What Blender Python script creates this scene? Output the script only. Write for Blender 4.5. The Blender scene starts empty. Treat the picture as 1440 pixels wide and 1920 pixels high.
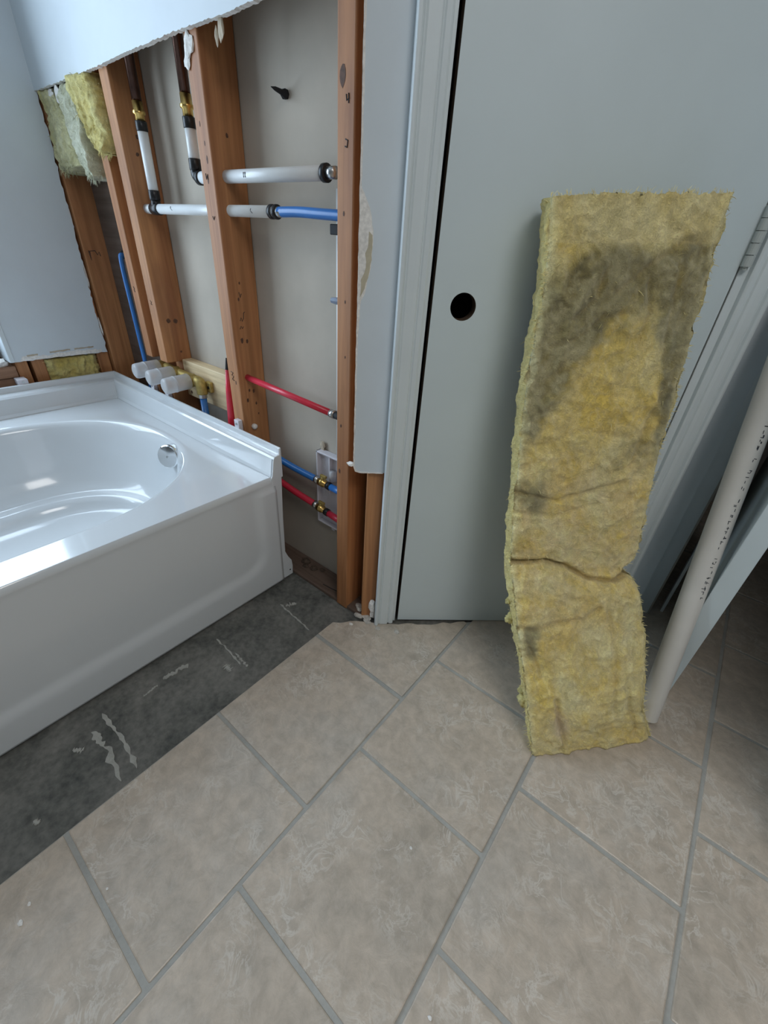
import bpy, bmesh, math, random
from mathutils import Vector, Matrix, noise

random.seed(7)
scene = bpy.context.scene
C = scene.collection
R = math.radians

# ------------------------------------------------------------------ camera
CAM_H = 1.02
cr = Vector((0.77500, 0.62903, 0.060786)); cu = Vector((-0.378612, 0.385142, 0.841616)); cf = Vector((-0.505991, 0.675267, -0.536644))
cam_d = bpy.data.cameras.new('camera'); cam = bpy.data.objects.new('camera', cam_d); C.objects.link(cam)
cam.matrix_world = Matrix(((cr.x, cu.x, -cf.x, 0), (cr.y, cu.y, -cf.y, 0), (cr.z, cu.z, -cf.z, CAM_H), (0, 0, 0, 1)))
cam_d.sensor_fit = 'HORIZONTAL'; cam_d.sensor_width = 36; cam_d.lens = 36 * 794.29 / 1440
cam_d.clip_start = 0.02
scene.camera = cam

# ------------------------------------------------------------------ world, window daylight, exposure
w = bpy.data.worlds.new('sky'); scene.world = w; w.use_nodes = True
w.node_tree.nodes['Background'].inputs[0].default_value = (0.70, 0.82, 1.0, 1)
w.node_tree.nodes['Background'].inputs[1].default_value = 0.5

def area(name, loc, target, sx, sy, power, col):
    d = bpy.data.lights.new(name, 'AREA'); d.shape = 'RECTANGLE'; d.size = sx; d.size_y = sy; d.energy = power; d.color = col
    o = bpy.data.objects.new(name, d); C.objects.link(o); o.location = loc
    o.rotation_euler = (Vector(target) - Vector(loc)).to_track_quat('-Z', 'Y').to_euler()
    return o
area('window_daylight', (-2.32, -0.28, 1.35), (-1.0, -0.28, 1.30), 1.3, 1.45, 42, (0.66, 0.83, 1.0))
area('side_window_daylight', (2.08, -0.75, 1.65), (1.0, -0.75, 1.50), 1.3, 1.1, 1.5, (1.0, 0.97, 0.93))
area('overhead_fill_light', (0.92, -0.22, 2.405), (0.92, -0.22, 0.0), 0.90, 0.90, 16, (1.0, 0.98, 0.95))  # unseen overhead lamp added to brighten the floor and the batt

scene.view_settings.view_transform = 'Standard'; scene.view_settings.look = 'None'
scene.view_settings.exposure = 0.28; scene.view_settings.gamma = 1.0; scene.view_settings.use_curve_mapping = False

# ------------------------------------------------------------------ helpers
def link(o, parent=None):
    C.objects.link(o)
    if parent is not None: o.parent = parent
    return o
def tag(o, label, cat, group=None):
    o['label'] = label; o['category'] = cat
    if group: o['group'] = group
    return o
def struct(o, label=None):
    o['kind'] = 'structure'
    if label: o['label'] = label
    return o
def empty(name, loc=(0, 0, 0)):
    o = bpy.data.objects.new(name, None); C.objects.link(o); o.location = loc; o.empty_display_size = 0.05
    EMPTY_LOC[o.name] = Vector(loc); return o
EMPTY_LOC = {}
def obj(name, bm, mats, parent=None, smooth=False, bevel=0, seg=2, autosmooth=False):
    """link a bmesh (world coordinates) as one mesh object"""
    me = bpy.data.meshes.new(name)
    if parent is not None:
        off = parent.location.copy(); p = parent.parent
        while p is not None: off += p.location; p = p.parent
        if off.length > 0: bmesh.ops.translate(bm, verts=bm.verts, vec=-off)
    bmesh.ops.recalc_face_normals(bm, faces=bm.faces)
    bm.to_mesh(me); bm.free()
    if not isinstance(mats, (list, tuple)): mats = [mats]
    for m in mats: me.materials.append(m)
    if smooth:
        for f in me.polygons: f.use_smooth = True
    o = bpy.data.objects.new(name, me); link(o, parent)
    if bevel:
        b = o.modifiers.new('bevel', 'BEVEL'); b.width = bevel; b.segments = seg; b.limit_method = 'ANGLE'; b.angle_limit = R(40)
        b.harden_normals = False
    return o
def add_box(bm, x0, x1, y0, y1, z0, z1, M=None):
    vs = [bm.verts.new((x, y, z)) for x in (x0, x1) for y in (y0, y1) for z in (z0, z1)]
    for f in ((0, 1, 3, 2), (4, 6, 7, 5), (0, 4, 5, 1), (2, 3, 7, 6), (0, 2, 6, 4), (1, 5, 7, 3)): bm.faces.new([vs[i] for i in f])
    if M is not None:
        for v in vs: v.co = M @ v.co
    return vs
def box(*a, M=None):
    bm = bmesh.new(); add_box(bm, *a, M=M); return bm
def add_tube(bm, pts, rad, n=16, cap=True):
    pts = [Vector(p) for p in pts]; rings = []
    rads = rad if isinstance(rad, (list, tuple)) else [rad] * len(pts)
    prev = None
    for i, p in enumerate(pts):
        t = (pts[min(i + 1, len(pts) - 1)] - pts[max(i - 1, 0)]).normalized()
        if prev is None:
            ref = Vector((0, 0, 1)) if abs(t.z) < 0.9 else Vector((1, 0, 0)); e1 = t.cross(ref).normalized()
        else: e1 = (prev - t * prev.dot(t)).normalized()
        prev = e1; e2 = t.cross(e1)
        rings.append([bm.verts.new(p + (e1 * math.cos(k * 2 * math.pi / n) + e2 * math.sin(k * 2 * math.pi / n)) * rads[i]) for k in range(n)])
    for a, b in zip(rings, rings[1:]):
        for k in range(n): bm.faces.new((a[k], a[(k + 1) % n], b[(k + 1) % n], b[k]))
    if cap: bm.faces.new(rings[0][::-1]); bm.faces.new(rings[-1])
    return rings
def tube(pts, rad, n=16, cap=True):
    bm = bmesh.new(); add_tube(bm, pts, rad, n, cap); return bm
def curve_pts(ctrl, n=10):
    """Catmull-Rom through control points"""
    P = [Vector(c) for c in ctrl]; P = [P[0] * 2 - P[1]] + P + [P[-1] * 2 - P[-2]]; out = []
    for i in range(1, len(P) - 2):
        for k in range(n):
            t = k / n; a, b, c, d = P[i - 1:i + 3]
            out.append(0.5 * ((2 * b) + (c - a) * t + (2 * a - 5 * b + 4 * c - d) * t * t + (3 * b - a - 3 * c + d) * t ** 3))
    out.append(P[-2]); return out
def jag(pts, step=0.012, amp=0.003, closed=False, seed=0):
    """subdivide a polyline and jitter it: a torn or broken edge"""
    rnd = random.Random(seed); out = []
    for (x0, y0), (x1, y1) in zip(pts, pts[1:]):
        n = max(1, int(math.hypot(x1 - x0, y1 - y0) / step))
        for k in range(n):
            t = k / n; j = amp if (k or out) else 0
            out.append((x0 + (x1 - x0) * t + rnd.uniform(-j, j), y0 + (y1 - y0) * t + rnd.uniform(-j, j)))
    out.append(pts[-1]); return out
def sheet(outer, holes, frame, thick):
    """flat board: outline (u, v) with holes, extruded back by thick; frame=(origin,u,v,normal). face mat 0, edge/back mat 1"""
    O, U, V, N = [Vector(f) for f in frame]
    bm = bmesh.new(); loops = []
    for lp in [outer] + holes:
        vs = [bm.verts.new(O + U * a + V * b) for a, b in lp]
        loops.append(vs)
        for i in range(len(vs)): bm.edges.new((vs[i], vs[(i + 1) % len(vs)]))
    bmesh.ops.triangle_fill(bm, use_beauty=True, use_dissolve=False, edges=bm.edges[:], normal=N)
    front = bm.faces[:]
    mp = {v: bm.verts.new(v.co - N * thick) for v in bm.verts[:]}
    for f in front:
        b = bm.faces.new([mp[v] for v in reversed(f.verts)]); b.material_index = 1
    for vs in loops:
        for i in range(len(vs)):
            p, q = vs[i], vs[(i + 1) % len(vs)]
            f = bm.faces.new((p, q, mp[q], mp[p])); f.material_index = 1
    return bm
def copy_thing(o, parent=None):
    c = o.copy(); C.objects.link(c); c.parent = parent
    for ch in [k for k in bpy.data.objects if k.parent == o]: copy_thing(ch, c)
    return c

# ------------------------------------------------------------------ materials
def new_mat(name):
    m = bpy.data.materials.new(name); m.use_nodes = True
    nt = m.node_tree; return m, nt, nt.nodes['Principled BSDF']
def nd(nt, t, **kw):
    n = nt.nodes.new(t)
    for k, v in kw.items(): setattr(n, k, v)
    return n
def coords(nt, scale, rnd=False):
    tc = nd(nt, 'ShaderNodeTexCoord'); mp = nd(nt, 'ShaderNodeMapping')
    mp.inputs['Scale'].default_value = scale
    nt.links.new(tc.outputs['Object'], mp.inputs['Vector'])
    if rnd:
        oi = nd(nt, 'ShaderNodeObjectInfo'); mu = nd(nt, 'ShaderNodeMath', operation='MULTIPLY'); mu.inputs[1].default_value = 37.0
        nt.links.new(oi.outputs['Random'], mu.inputs[0]); cx = nd(nt, 'ShaderNodeCombineXYZ')
        for i in range(3): nt.links.new(mu.outputs[0], cx.inputs[i])
        nt.links.new(cx.outputs[0], mp.inputs['Location'])
    return mp.outputs[0]
def noise_tex(nt, vec, scale, detail=4, rough=0.55, dist=0.0):
    n = nd(nt, 'ShaderNodeTexNoise'); n.inputs['Scale'].default_value = scale; n.inputs['Detail'].default_value = detail
    n.inputs['Roughness'].default_value = rough; n.inputs['Distortion'].default_value = dist
    nt.links.new(vec, n.inputs['Vector']); return n.outputs['Fac']
def ramp(nt, fac, stops):
    r = nd(nt, 'ShaderNodeValToRGB'); e = r.color_ramp.elements
    while len(e) < len(stops): e.new(0.5)
    for el, (p, c) in zip(e, stops): el.position = p; el.color = (*c, 1) if len(c) == 3 else c
    nt.links.new(fac, r.inputs[0]); return r.outputs[0]
def mixc(nt, fac, a, b, mode='MIX'):
    m = nd(nt, 'ShaderNodeMix', data_type='RGBA', blend_type=mode)
    if isinstance(fac, float): m.inputs[0].default_value = fac
    else: nt.links.new(fac, m.inputs[0])
    for i, v in ((6, a), (7, b)):
        if isinstance(v, tuple): m.inputs[i].default_value = (*v, 1)
        else: nt.links.new(v, m.inputs[i])
    return m.outputs[2]
def bump(nt, bsdf, h, strength, dist):
    b = nd(nt, 'ShaderNodeBump'); b.inputs['Strength'].default_value = strength; b.inputs['Distance'].default_value = dist
    nt.links.new(h, b.inputs['Height']); nt.links.new(b.outputs[0], bsdf.inputs['Normal'])
def plain(name, col, rough=0.5, metal=0.0, var=0.06, nscale=20, bmp=0.0, coat=0.0):
    m, nt, b = new_mat(name); v = coords(nt, (1, 1, 1)); f = noise_tex(nt, v, nscale)
    lo = tuple(c * (1 - var) for c in col); hi = tuple(min(1, c * (1 + var)) for c in col)
    nt.links.new(ramp(nt, f, [(0.3, lo), (0.7, hi)]), b.inputs['Base Color'])
    b.inputs['Roughness'].default_value = rough; b.inputs['Metallic'].default_value = metal
    if coat: b.inputs['Coat Weight'].default_value = coat; b.inputs['Coat Roughness'].default_value = 0.05
    if bmp: bump(nt, b, f, bmp, 0.002)
    return m
def wood(name, light, mid, dark, axis='z', rough=0.6):
    m, nt, b = new_mat(name)
    sc = {'z': (1, 1, 0.045), 'x': (0.045, 1, 1), 'y': (1, 0.045, 1)}[axis]
    v = coords(nt, sc, rnd=True)
    g = noise_tex(nt, v, 55, 5, 0.6, 0.6); g2 = noise_tex(nt, v, 14, 3, 0.5, 1.2)
    c1 = ramp(nt, g2, [(0.3, mid), (0.65, light)]); c2 = ramp(nt, g, [(0.35, (0.55, 0.5, 0.45)), (0.6, (1, 1, 1))])
    col = mixc(nt, 0.6, c1, c2, 'MULTIPLY')
    vb = coords(nt, (1, 1, 0.5), rnd=True); blot = noise_tex(nt, vb, 5, 4, 0.6)
    col = mixc(nt, ramp(nt, blot, [(0.52, (0, 0, 0)), (0.78, (0.6, 0.6, 0.6))]), col, dark)
    nt.links.new(col, b.inputs['Base Color']); b.inputs['Roughness'].default_value = rough
    bump(nt, b, g, 0.25, 0.0015); return m

M = {}
M['shadeedge'] = plain('shade_painted_door_edge', (0.085, 0.05, 0.028), 0.9)  # dark brown imitates the deep shade of the door gap
M['stud'] = wood('stud_wood', (0.52, 0.245, 0.10), (0.37, 0.150, 0.058), (0.18, 0.065, 0.034))
M['newwood'] = wood('new_lumber', (0.80, 0.64, 0.40), (0.70, 0.52, 0.29), (0.52, 0.36, 0.17), 'x')
M['woodx'] = wood('rough_sill_wood', (0.36, 0.20, 0.12), (0.26, 0.14, 0.08), (0.12, 0.07, 0.045), 'y')
M['plate'] = wood('dirty_plate_wood', (0.15, 0.10, 0.075), (0.11, 0.075, 0.055), (0.055, 0.04, 0.03), 'x', 0.85)
M['knot'] = plain('knot_wood', (0.10, 0.045, 0.025), 0.7, nscale=120, var=0.4)
M['pencil'] = plain('pencil_mark', (0.03, 0.028, 0.03), 0.8)
M['paint'] = plain('wall_paint', (0.64, 0.70, 0.74), 0.55, var=0.025, nscale=9, bmp=0.05)
M['doorpaint'] = plain('door_paint', (0.61, 0.69, 0.715), 0.42, var=0.02, nscale=6)
M['trimpaint'] = plain('trim_paint', (0.67, 0.73, 0.75), 0.38, var=0.02, nscale=10)
M['ceil'] = plain('ceiling_paint', (0.70, 0.71, 0.71), 0.8, var=0.02)
M['gypsum'] = plain('gypsum_core', (0.80, 0.775, 0.735), 0.95, var=0.15, nscale=160, bmp=0.4)
M['paper'] = plain('torn_paper', (0.50, 0.42, 0.32), 0.9, var=0.15, nscale=60)
M['backing'] = plain('board_paper', (0.47, 0.415, 0.345), 0.9, var=0.07, nscale=7)
M['tanpaint'] = plain('bared_tan_paint', (0.50, 0.45, 0.33), 0.7, var=0.14, nscale=40)
M['tub'] = plain('acrylic_white', (0.66, 0.685, 0.70), 0.16, var=0.012, nscale=4, coat=0.5)
M['chrome'] = plain('chrome', (0.80, 0.81, 0.82), 0.08, 1.0, var=0.01)
M['brass'] = plain('brass', (0.62, 0.42, 0.14), 0.28, 1.0, var=0.25, nscale=60)
M['copper'] = plain('dark_copper', (0.075, 0.040, 0.030), 0.22, 1.0, var=0.35, nscale=25)
M['castbrass'] = plain('cast_brass', (0.42, 0.31, 0.10), 0.5, 0.6, var=0.25, nscale=70, bmp=0.3)
M['pexwhite'] = plain('pex_white', (0.76, 0.78, 0.78), 0.3, var=0.03)
M['pexblue'] = plain('pex_blue', (0.03, 0.16, 0.46), 0.32, var=0.1)
M['pexred'] = plain('pex_red', (0.62, 0.03, 0.06), 0.32, var=0.1)
M['blackring'] = plain('black_crimp', (0.02, 0.02, 0.021), 0.35, 0.4)
M['steel'] = plain('steel', (0.55, 0.55, 0.54), 0.3, 1.0)
M['black'] = plain('black_plastic', (0.008, 0.008, 0.010), 0.75)
M['greyplastic'] = plain('grey_plastic', (0.20, 0.24, 0.32), 0.5)
M['whiteplastic'] = plain('white_plastic', (0.66, 0.64, 0.68), 0.4, var=0.03)
M['pvc'] = plain('pvc_white', (0.66, 0.64, 0.60), 0.35, var=0.04, nscale=12)
M['ink'] = plain('black_print', (0.04, 0.045, 0.055), 0.6)
M['hinge'] = plain('painted_hinge', (0.46, 0.50, 0.49), 0.45, var=0.05)
M['farpaint'] = plain('low_bounce_paint', (0.30, 0.30, 0.29), 0.7, var=0.03)  # unseen walls darkened to throw less bounce on tub and studs
M['shellwall'] = plain('hall_paint', (0.34, 0.32, 0.29), 0.7, var=0.03)  # dark tone chosen to keep the hall dim
M['dust'] = plain('mortar_dust', (0.50, 0.47, 0.42), 0.95, var=0.2, nscale=90)
M['debris'] = plain('dirt', (0.075, 0.052, 0.036), 0.95, var=0.4, nscale=80)

def clear_plastic():
    m, nt, b = new_mat('frosted_plastic'); v = coords(nt, (1, 1, 1)); f = noise_tex(nt, v, 30)
    nt.links.new(ramp(nt, f, [(0.3, (0.78, 0.79, 0.80)), (0.7, (0.88, 0.88, 0.89))]), b.inputs['Base Color'])
    b.inputs['Roughness'].default_value = 0.3; b.inputs['Transmission Weight'].default_value = 0.55; b.inputs['IOR'].default_value = 1.3
    return m
M['clear'] = clear_plastic()
def glass():
    m, nt, b = new_mat('window_glass'); nt.nodes.remove(b)
    t = nd(nt, 'ShaderNodeBsdfTransparent'); g = nd(nt, 'ShaderNodeBsdfGlossy'); g.inputs['Roughness'].default_value = 0.03
    mx = nd(nt, 'ShaderNodeMixShader'); mx.inputs[0].default_value = 0.06
    nt.links.new(t.outputs[0], mx.inputs[1]); nt.links.new(g.outputs[0], mx.inputs[2])
    nt.links.new(mx.outputs[0], nt.nodes['Material Output'].inputs[0]); return m
M['glass'] = glass()
def tile_mat():
    m, nt, b = new_mat('beige_tile'); v = coords(nt, (1, 1, 1), rnd=True)
    n1 = noise_tex(nt, v, 4.5, 4, 0.6); n2 = noise_tex(nt, v, 34, 6, 0.68, 0.35); n3 = noise_tex(nt, v, 22, 5, 0.66, 0.9)
    base = ramp(nt, n1, [(0.32, (0.46, 0.395, 0.325)), (0.5, (0.53, 0.445, 0.36)), (0.68, (0.50, 0.44, 0.375))])
    mott = ramp(nt, n2, [(0.35, (0.84, 0.84, 0.83)), (0.65, (1.12, 1.12, 1.12))])
    col = mixc(nt, 1.0, base, mott, 'MULTIPLY')
    vein = ramp(nt, n3, [(0.465, (0, 0, 0)), (0.505, (0.7, 0.7, 0.7)), (0.545, (0, 0, 0))])
    gate = ramp(nt, noise_tex(nt, v, 7, 3), [(0.45, (0, 0, 0)), (0.62, (1, 1, 1))])
    vm = mixc(nt, 1.0, vein, gate, 'MULTIPLY')
    col = mixc(nt, vm, col, (0.68, 0.63, 0.56))
    nt.links.new(col, b.inputs['Base Color']); b.inputs['Roughness'].default_value = 0.34
    h = mixc(nt, 0.35, n3, n2); bump(nt, b, h, 0.45, 0.006); return m
M['tile'] = tile_mat()
def speck(name, c0, c1, sc, rough=0.9, b_=0.3, d=6):
    m, nt, b = new_mat(name); v = coords(nt, (1, 1, 1)); n1 = noise_tex(nt, v, sc, d, 0.65, 0.4)
    n2 = noise_tex(nt, v, sc * 18, 3)
    col = mixc(nt, 0.35, ramp(nt, n1, [(0.36, c0), (0.66, c1)]), ramp(nt, n2, [(0.3, c0), (0.7, c1)]))
    nt.links.new(col, b.inputs['Base Color']); b.inputs['Roughness'].default_value = rough; bump(nt, b, n2, b_, 0.002); return m
M['slab'] = speck('bare_slab', (0.042, 0.046, 0.041), (0.25, 0.24, 0.215), 4.2, 0.65)
M['grout'] = speck('grout', (0.33, 0.325, 0.30), (0.44, 0.43, 0.395), 9.0)
M['mortar'] = speck('thinset', (0.30, 0.30, 0.27), (0.46, 0.45, 0.41), 30.0)
def batt_mat(name, attr=True, base=((0.60, 0.45, 0.13), (0.78, 0.66, 0.34))):
    m, nt, b = new_mat(name); v = coords(nt, (1, 1, 1))
    n1 = noise_tex(nt, v, 26, 6, 0.65, 1.3); n2 = noise_tex(nt, v, 150, 6, 0.7, 2.0)
    var = ramp(nt, n1, [(0.3, (0.74, 0.72, 0.66)), (0.7, (1.16, 1.15, 1.18))])
    if attr:
        a = nd(nt, 'ShaderNodeVertexColor'); a.layer_name = 'fibre_and_shade_colour'; src = a.outputs[0]
    else: src = ramp(nt, noise_tex(nt, v, 12, 4), [(0.3, base[0]), (0.7, base[1])])
    col = mixc(nt, 1.0, src, var, 'MULTIPLY')
    col = mixc(nt, 1.0, col, ramp(nt, n2, [(0.32, (0.80, 0.80, 0.78)), (0.66, (1.12, 1.12, 1.12))]), 'MULTIPLY')
    nt.links.new(col, b.inputs['Base Color']); b.inputs['Roughness'].default_value = 0.95
    b.inputs['Sheen Weight'].default_value = 0.25
    h = mixc(nt, 0.5, n1, n2); bump(nt, b, h, 1.0, 0.008); return m
M['batt'] = batt_mat('glass_wool_stained')
M['wool'] = batt_mat('glass_wool', False, ((0.66, 0.62, 0.28), (0.88, 0.86, 0.56)))
M['woolpale'] = batt_mat('glass_wool_pale', False, ((0.68, 0.70, 0.50), (0.88, 0.90, 0.72)))
M['wooldeep'] = batt_mat('glass_wool_deep', False, ((0.68, 0.52, 0.12), (0.90, 0.82, 0.36)))
M['fibre'] = plain('loose_fibre', (0.74, 0.64, 0.30), 0.9, var=0.2)

# ------------------------------------------------------------------ door wall frame: s along the wall, o out into the room
DA = Vector((-0.5235, 0.8116, 0)); DD = Vector((0.74838, 0.66327, 0)); DN = Vector((0.66327, -0.74838, 0))
def dw(s, o, z): return DA + DD * s + DN * o + Vector((0, 0, z))
DM = Matrix(((DD.x, -DN.x, 0, DA.x), (DD.y, -DN.y, 0, DA.y), (0, 0, 1, 0), (0, 0, 0, 1)))   # local (s, -o, z)
def dbox(s0, s1, o0, o1, z0, z1): return box(s0, s1, -o1, -o0, z0, z1, M=DM)
YS = 0.742      # front of the studs
YB = 0.837      # backing board
CEIL = 2.45

# ================================================================== FLOOR
floor = struct(obj('floor', box(-2.3, 2.0, -2.45, 2.7, -0.12, -0.009), M['slab']), 'beige ceramic tile floor with a strip of bare dark slab beside the bathtub')
PX, PY, GX0 = 0.3305, 0.337, -0.345
# grout bed (one piece under the tiled area)
gb = [(-0.672, -2.45), (2.0, -2.45), (2.0, 2.7), (0.0, 2.7), (-0.33, 0.985), (-0.40, 0.90), (-0.56, 0.758), (-0.62, 0.718), (-0.672, 0.664)]
obj('grout_bed', sheet(gb, [], ((0, 0, -0.0027), (1, 0, 0), (0, 1, 0), (0, 0, 1)), 0.006), [M['grout'], M['grout']], floor)
G = 0.0085
tw, th = PX - G, PY - G
tbm = bmesh.new(); add_box(tbm, -tw / 2, tw / 2, -th / 2, th / 2, -0.009, 0)
bmesh.ops.bevel(tbm, geom=[e for e in tbm.edges if any(v.co.z > -0.001 for v in e.verts)], offset=0.0028, segments=2, profile=0.5, affect='EDGES')
tme = bpy.data.meshes.new('tile'); tbm.to_mesh(tme); tbm.free(); tme.materials.append(M['tile'])
for col in range(-1, 7):
    x0 = GX0 + PX * col
    ph = 0.262 if col % 2 else 0.430
    for row in range(-9, 8):
        y0 = ph + PY * row; cx, cy = x0 + PX / 2, y0 + PY / 2
        if y0 < -2.5 or y0 > 2.4: continue
        if col == -1 and y0 > 0.45: continue
        # skip what lies behind the door wall
        if (Vector((cx, cy, 0)) - DA).dot(DN) < -0.28 and cx < 0.1: continue
        if cy > 0.95 and cx > 0.75: continue
        o = bpy.data.objects.new('tile', tme); link(o, floor); o.location = (cx + random.uniform(-.0008, .0008), cy + random.uniform(-.0008, .0008), random.uniform(-0.0008, 0.0006))
        o.rotation_euler = (random.uniform(-.002, .002), random.uniform(-.002, .002), random.uniform(-.002, .002))
cut = [(-0.671, 0.6045)] + [(-0.349, 0.6045), (-0.349, 0.955)] + jag([(-0.36, 0.955), (-0.42, 0.885), (-0.56, 0.762), (-0.615, 0.722), (-0.671, 0.668)], 0.02, 0.004, seed=3)
obj('tile', sheet(cut, [], ((0, 0, 0.0), (1, 0, 0), (0, 1, 0), (0, 0, 1)), 0.009), [M['tile'], M['mortar']], floor, bevel=0.0015)
# thinset streaks left on the slab
def streak(pts, wid, seed, z=-0.0088):
    rnd = random.Random(seed); L, Rr = [], []
    P = [Vector((x, y)) for x, y in pts]; n = 30
    for i in range(n + 1):
        t = i / n * (len(P) - 1); k = min(int(t), len(P) - 2); p = P[k].lerp(P[k + 1], t - k); d = (P[k + 1] - P[k]).normalized(); q = Vector((-d.y, d.x))
        hh_ = noise.noise(Vector((i * .33, seed, 0))); ww = wid * max(.12, .62 + 1.3 * hh_ + rnd.uniform(-.14, .14)) * min(1, (min(i, n - i) + .5) / 2.5); jj = noise.noise(Vector((i * .27, seed, 9))) * wid * .9
        L.append(p + q * (ww + jj)); Rr.append(p - q * (ww * 0.8 - jj))
    lp = [tuple(v) for v in L] + [tuple(v) for v in reversed(Rr)]
    obj('mortar_streak', sheet(lp, [], ((0, 0, z + 0.0022), (1, 0, 0), (0, 1, 0), (0, 0, 1)), 0.003), [M['mortar'], M['mortar']], floor)
for i, (pts, wd) in enumerate([([(-0.853, 0.041), (-0.79, 0.048), (-0.691, 0.037)], .009), ([(-0.884, 0.077), (-0.78, 0.080), (-0.693, 0.072)], .007),
        ([(-0.868, 0.223), (-0.866, 0.250), (-0.862, 0.292)], .009), ([(-0.855, 0.165), (-0.862, 0.205)], .004), ([(-0.883, 0.393), (-0.82, 0.392), (-0.755, 0.386)], .0035),
        ([(-0.785, 0.357), (-0.757, 0.356)], .009), ([(-0.858, 0.611), (-0.78, 0.606), (-0.705, 0.600)], .0035), ([(-0.838, 0.618), (-0.822, 0.650)], .008),
        ([(-0.840, -0.004), (-0.822, 0.012)], .007), ([(-0.745, -0.108), (-0.733, -0.102)], .006), ([(-0.80, 0.40), (-0.735, 0.395)], .004)]):
    streak(pts, wd, 20 + i)

# ================================================================== PLUMBING WALL (studs)
wb = struct(obj('wall_back', box(-2.2, -0.62, YB, YB + 0.0127, -0.009, CEIL), M['backing']), 'opened plumbing wall with bare brown studs and grey drywall backing')
def stud(x0, x1, parent=wb, z0=-0.006, z1=CEIL, y0=YS, y1=YB - 0.001, notch=None, mat='stud'):
    bm = bmesh.new()
    if notch:
        n0, n1, d = notch
        prof = [(y0, z0), (y0, n0), (y0 + d, n0), (y0 + d, n1), (y0, n1), (y0, z1), (y1, z1), (y1, z0)]
        a = [bm.verts.new((x0, y, z)) for y, z in prof]; b = [bm.verts.new((x1, y, z)) for y, z in prof]
        bm.faces.new(a); bm.faces.new(b[::-1])
        for i in range(len(prof)): bm.faces.new((a[i], a[(i + 1) % 8], b[(i + 1) % 8], b[i]))
    else: add_box(bm, x0, x1, y0, y1, z0, z1)
    return obj('stud', bm, M[mat], parent, bevel=0.003)
s_end = stud(-0.727, -0.683)
s_big = stud(-1.190, -1.138)
s_two = stud(-1.620, -1.570, notch=(0.535, 0.607, 0.055))
s_thr = stud(-1.722, -1.678, notch=(0.535, 0.607, 0.055))
s_cor = stud(-2.100, -2.050)
bm = box(-2.1, -0.60, YS + 0.004, YB - 0.002, -0.0085, 0.004); obj('bottom_plate', bm, M['plate'], wb, bevel=0.002)
# upper drywall with ragged cut edge
cutz = jag([(-2.06, 1.358), (-1.8, 1.360), (-1.6, 1.363), (-1.4, 1.370), (-1.2, 1.374), (-1.0, 1.373), (-0.9, 1.377), (-0.645, 1.386)], 0.007, 0.0014, seed=5)
up = cutz + [(-0.645, CEIL), (-2.06, CEIL)]
obj('drywall_sheet', sheet(up, [], ((0, YS - 0.0127, 0), (1, 0, 0), (0, 0, 1), (0, -1, 0)), 0.0125), [M['paint'], M['gypsum']], wb)
def scrap(name, c, r, seed, parent, mat='gypsum', sc=(1, 1, 1)):
    rnd = random.Random(seed); bm = bmesh.new(); bmesh.ops.create_icosphere(bm, subdivisions=2, radius=r)
    for v in bm.verts:
        k = 1 + 0.55 * noise.noise(v.co * (1.3 / r) + Vector((seed, 0, 0)))
        v.co = Vector((v.co.x * k * sc[0], v.co.y * k * sc[1], v.co.z * k * sc[2])) + Vector(c)
    return obj(name, bm, M[mat], parent)
scrap('drywall_scrap', (-1.172, YS - 0.002, 1.352), 0.016, 1, wb, sc=(1.1, 0.3, 1.3))
scrap('drywall_scrap', (-1.185, YS - 0.002, 1.330), 0.012, 2, wb, sc=(0.9, 0.25, 1.3))
scrap('drywall_scrap', (-1.045, YS - 0.004, 1.362), 0.015, 3, wb, mat='paper', sc=(0.6, 0.25, 1.5))
scrap('drywall_scrap', (-1.06, YS - 0.006, 1.350), 0.010, 4, wb, mat='paper', sc=(0.5, 0.3, 1.4))
scrap('drywall_scrap', (-1.90, YS - 0.006, 1.335), 0.022, 6, wb, sc=(1.0, 0.18, 1.0))
scrap('drywall_scrap', (-1.965, YS - 0.004, 1.345), 0.018, 7, wb, sc=(1.6, 0.18, 0.5))
scrap('drywall_scrap', (-2.068, YS - 0.008, 1.02), 0.014, 8, wb, sc=(0.4, 0.3, 3.0))
scrap('drywall_scrap', (-2.068, YS - 0.008, 0.84), 0.012, 9, wb, sc=(0.4, 0.3, 3.6))
scrap('drywall_scrap', (-2.066, YS - 0.008, 0.66), 0.012, 10, wb, sc=(0.4, 0.3, 3.0))
# torn paper above the outlet box, bared tan paper streaks
scrap('torn_paper_flap', (-0.874, YB - 0.007, 0.487), 0.014, 12, wb, mat='paper', sc=(0.8, 0.25, 1.2))
scrap('torn_paper_flap', (-0.866, YB - 0.006, 0.468), 0.010, 13, wb, mat='paper', sc=(1.0, 0.25, 0.8))
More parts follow.
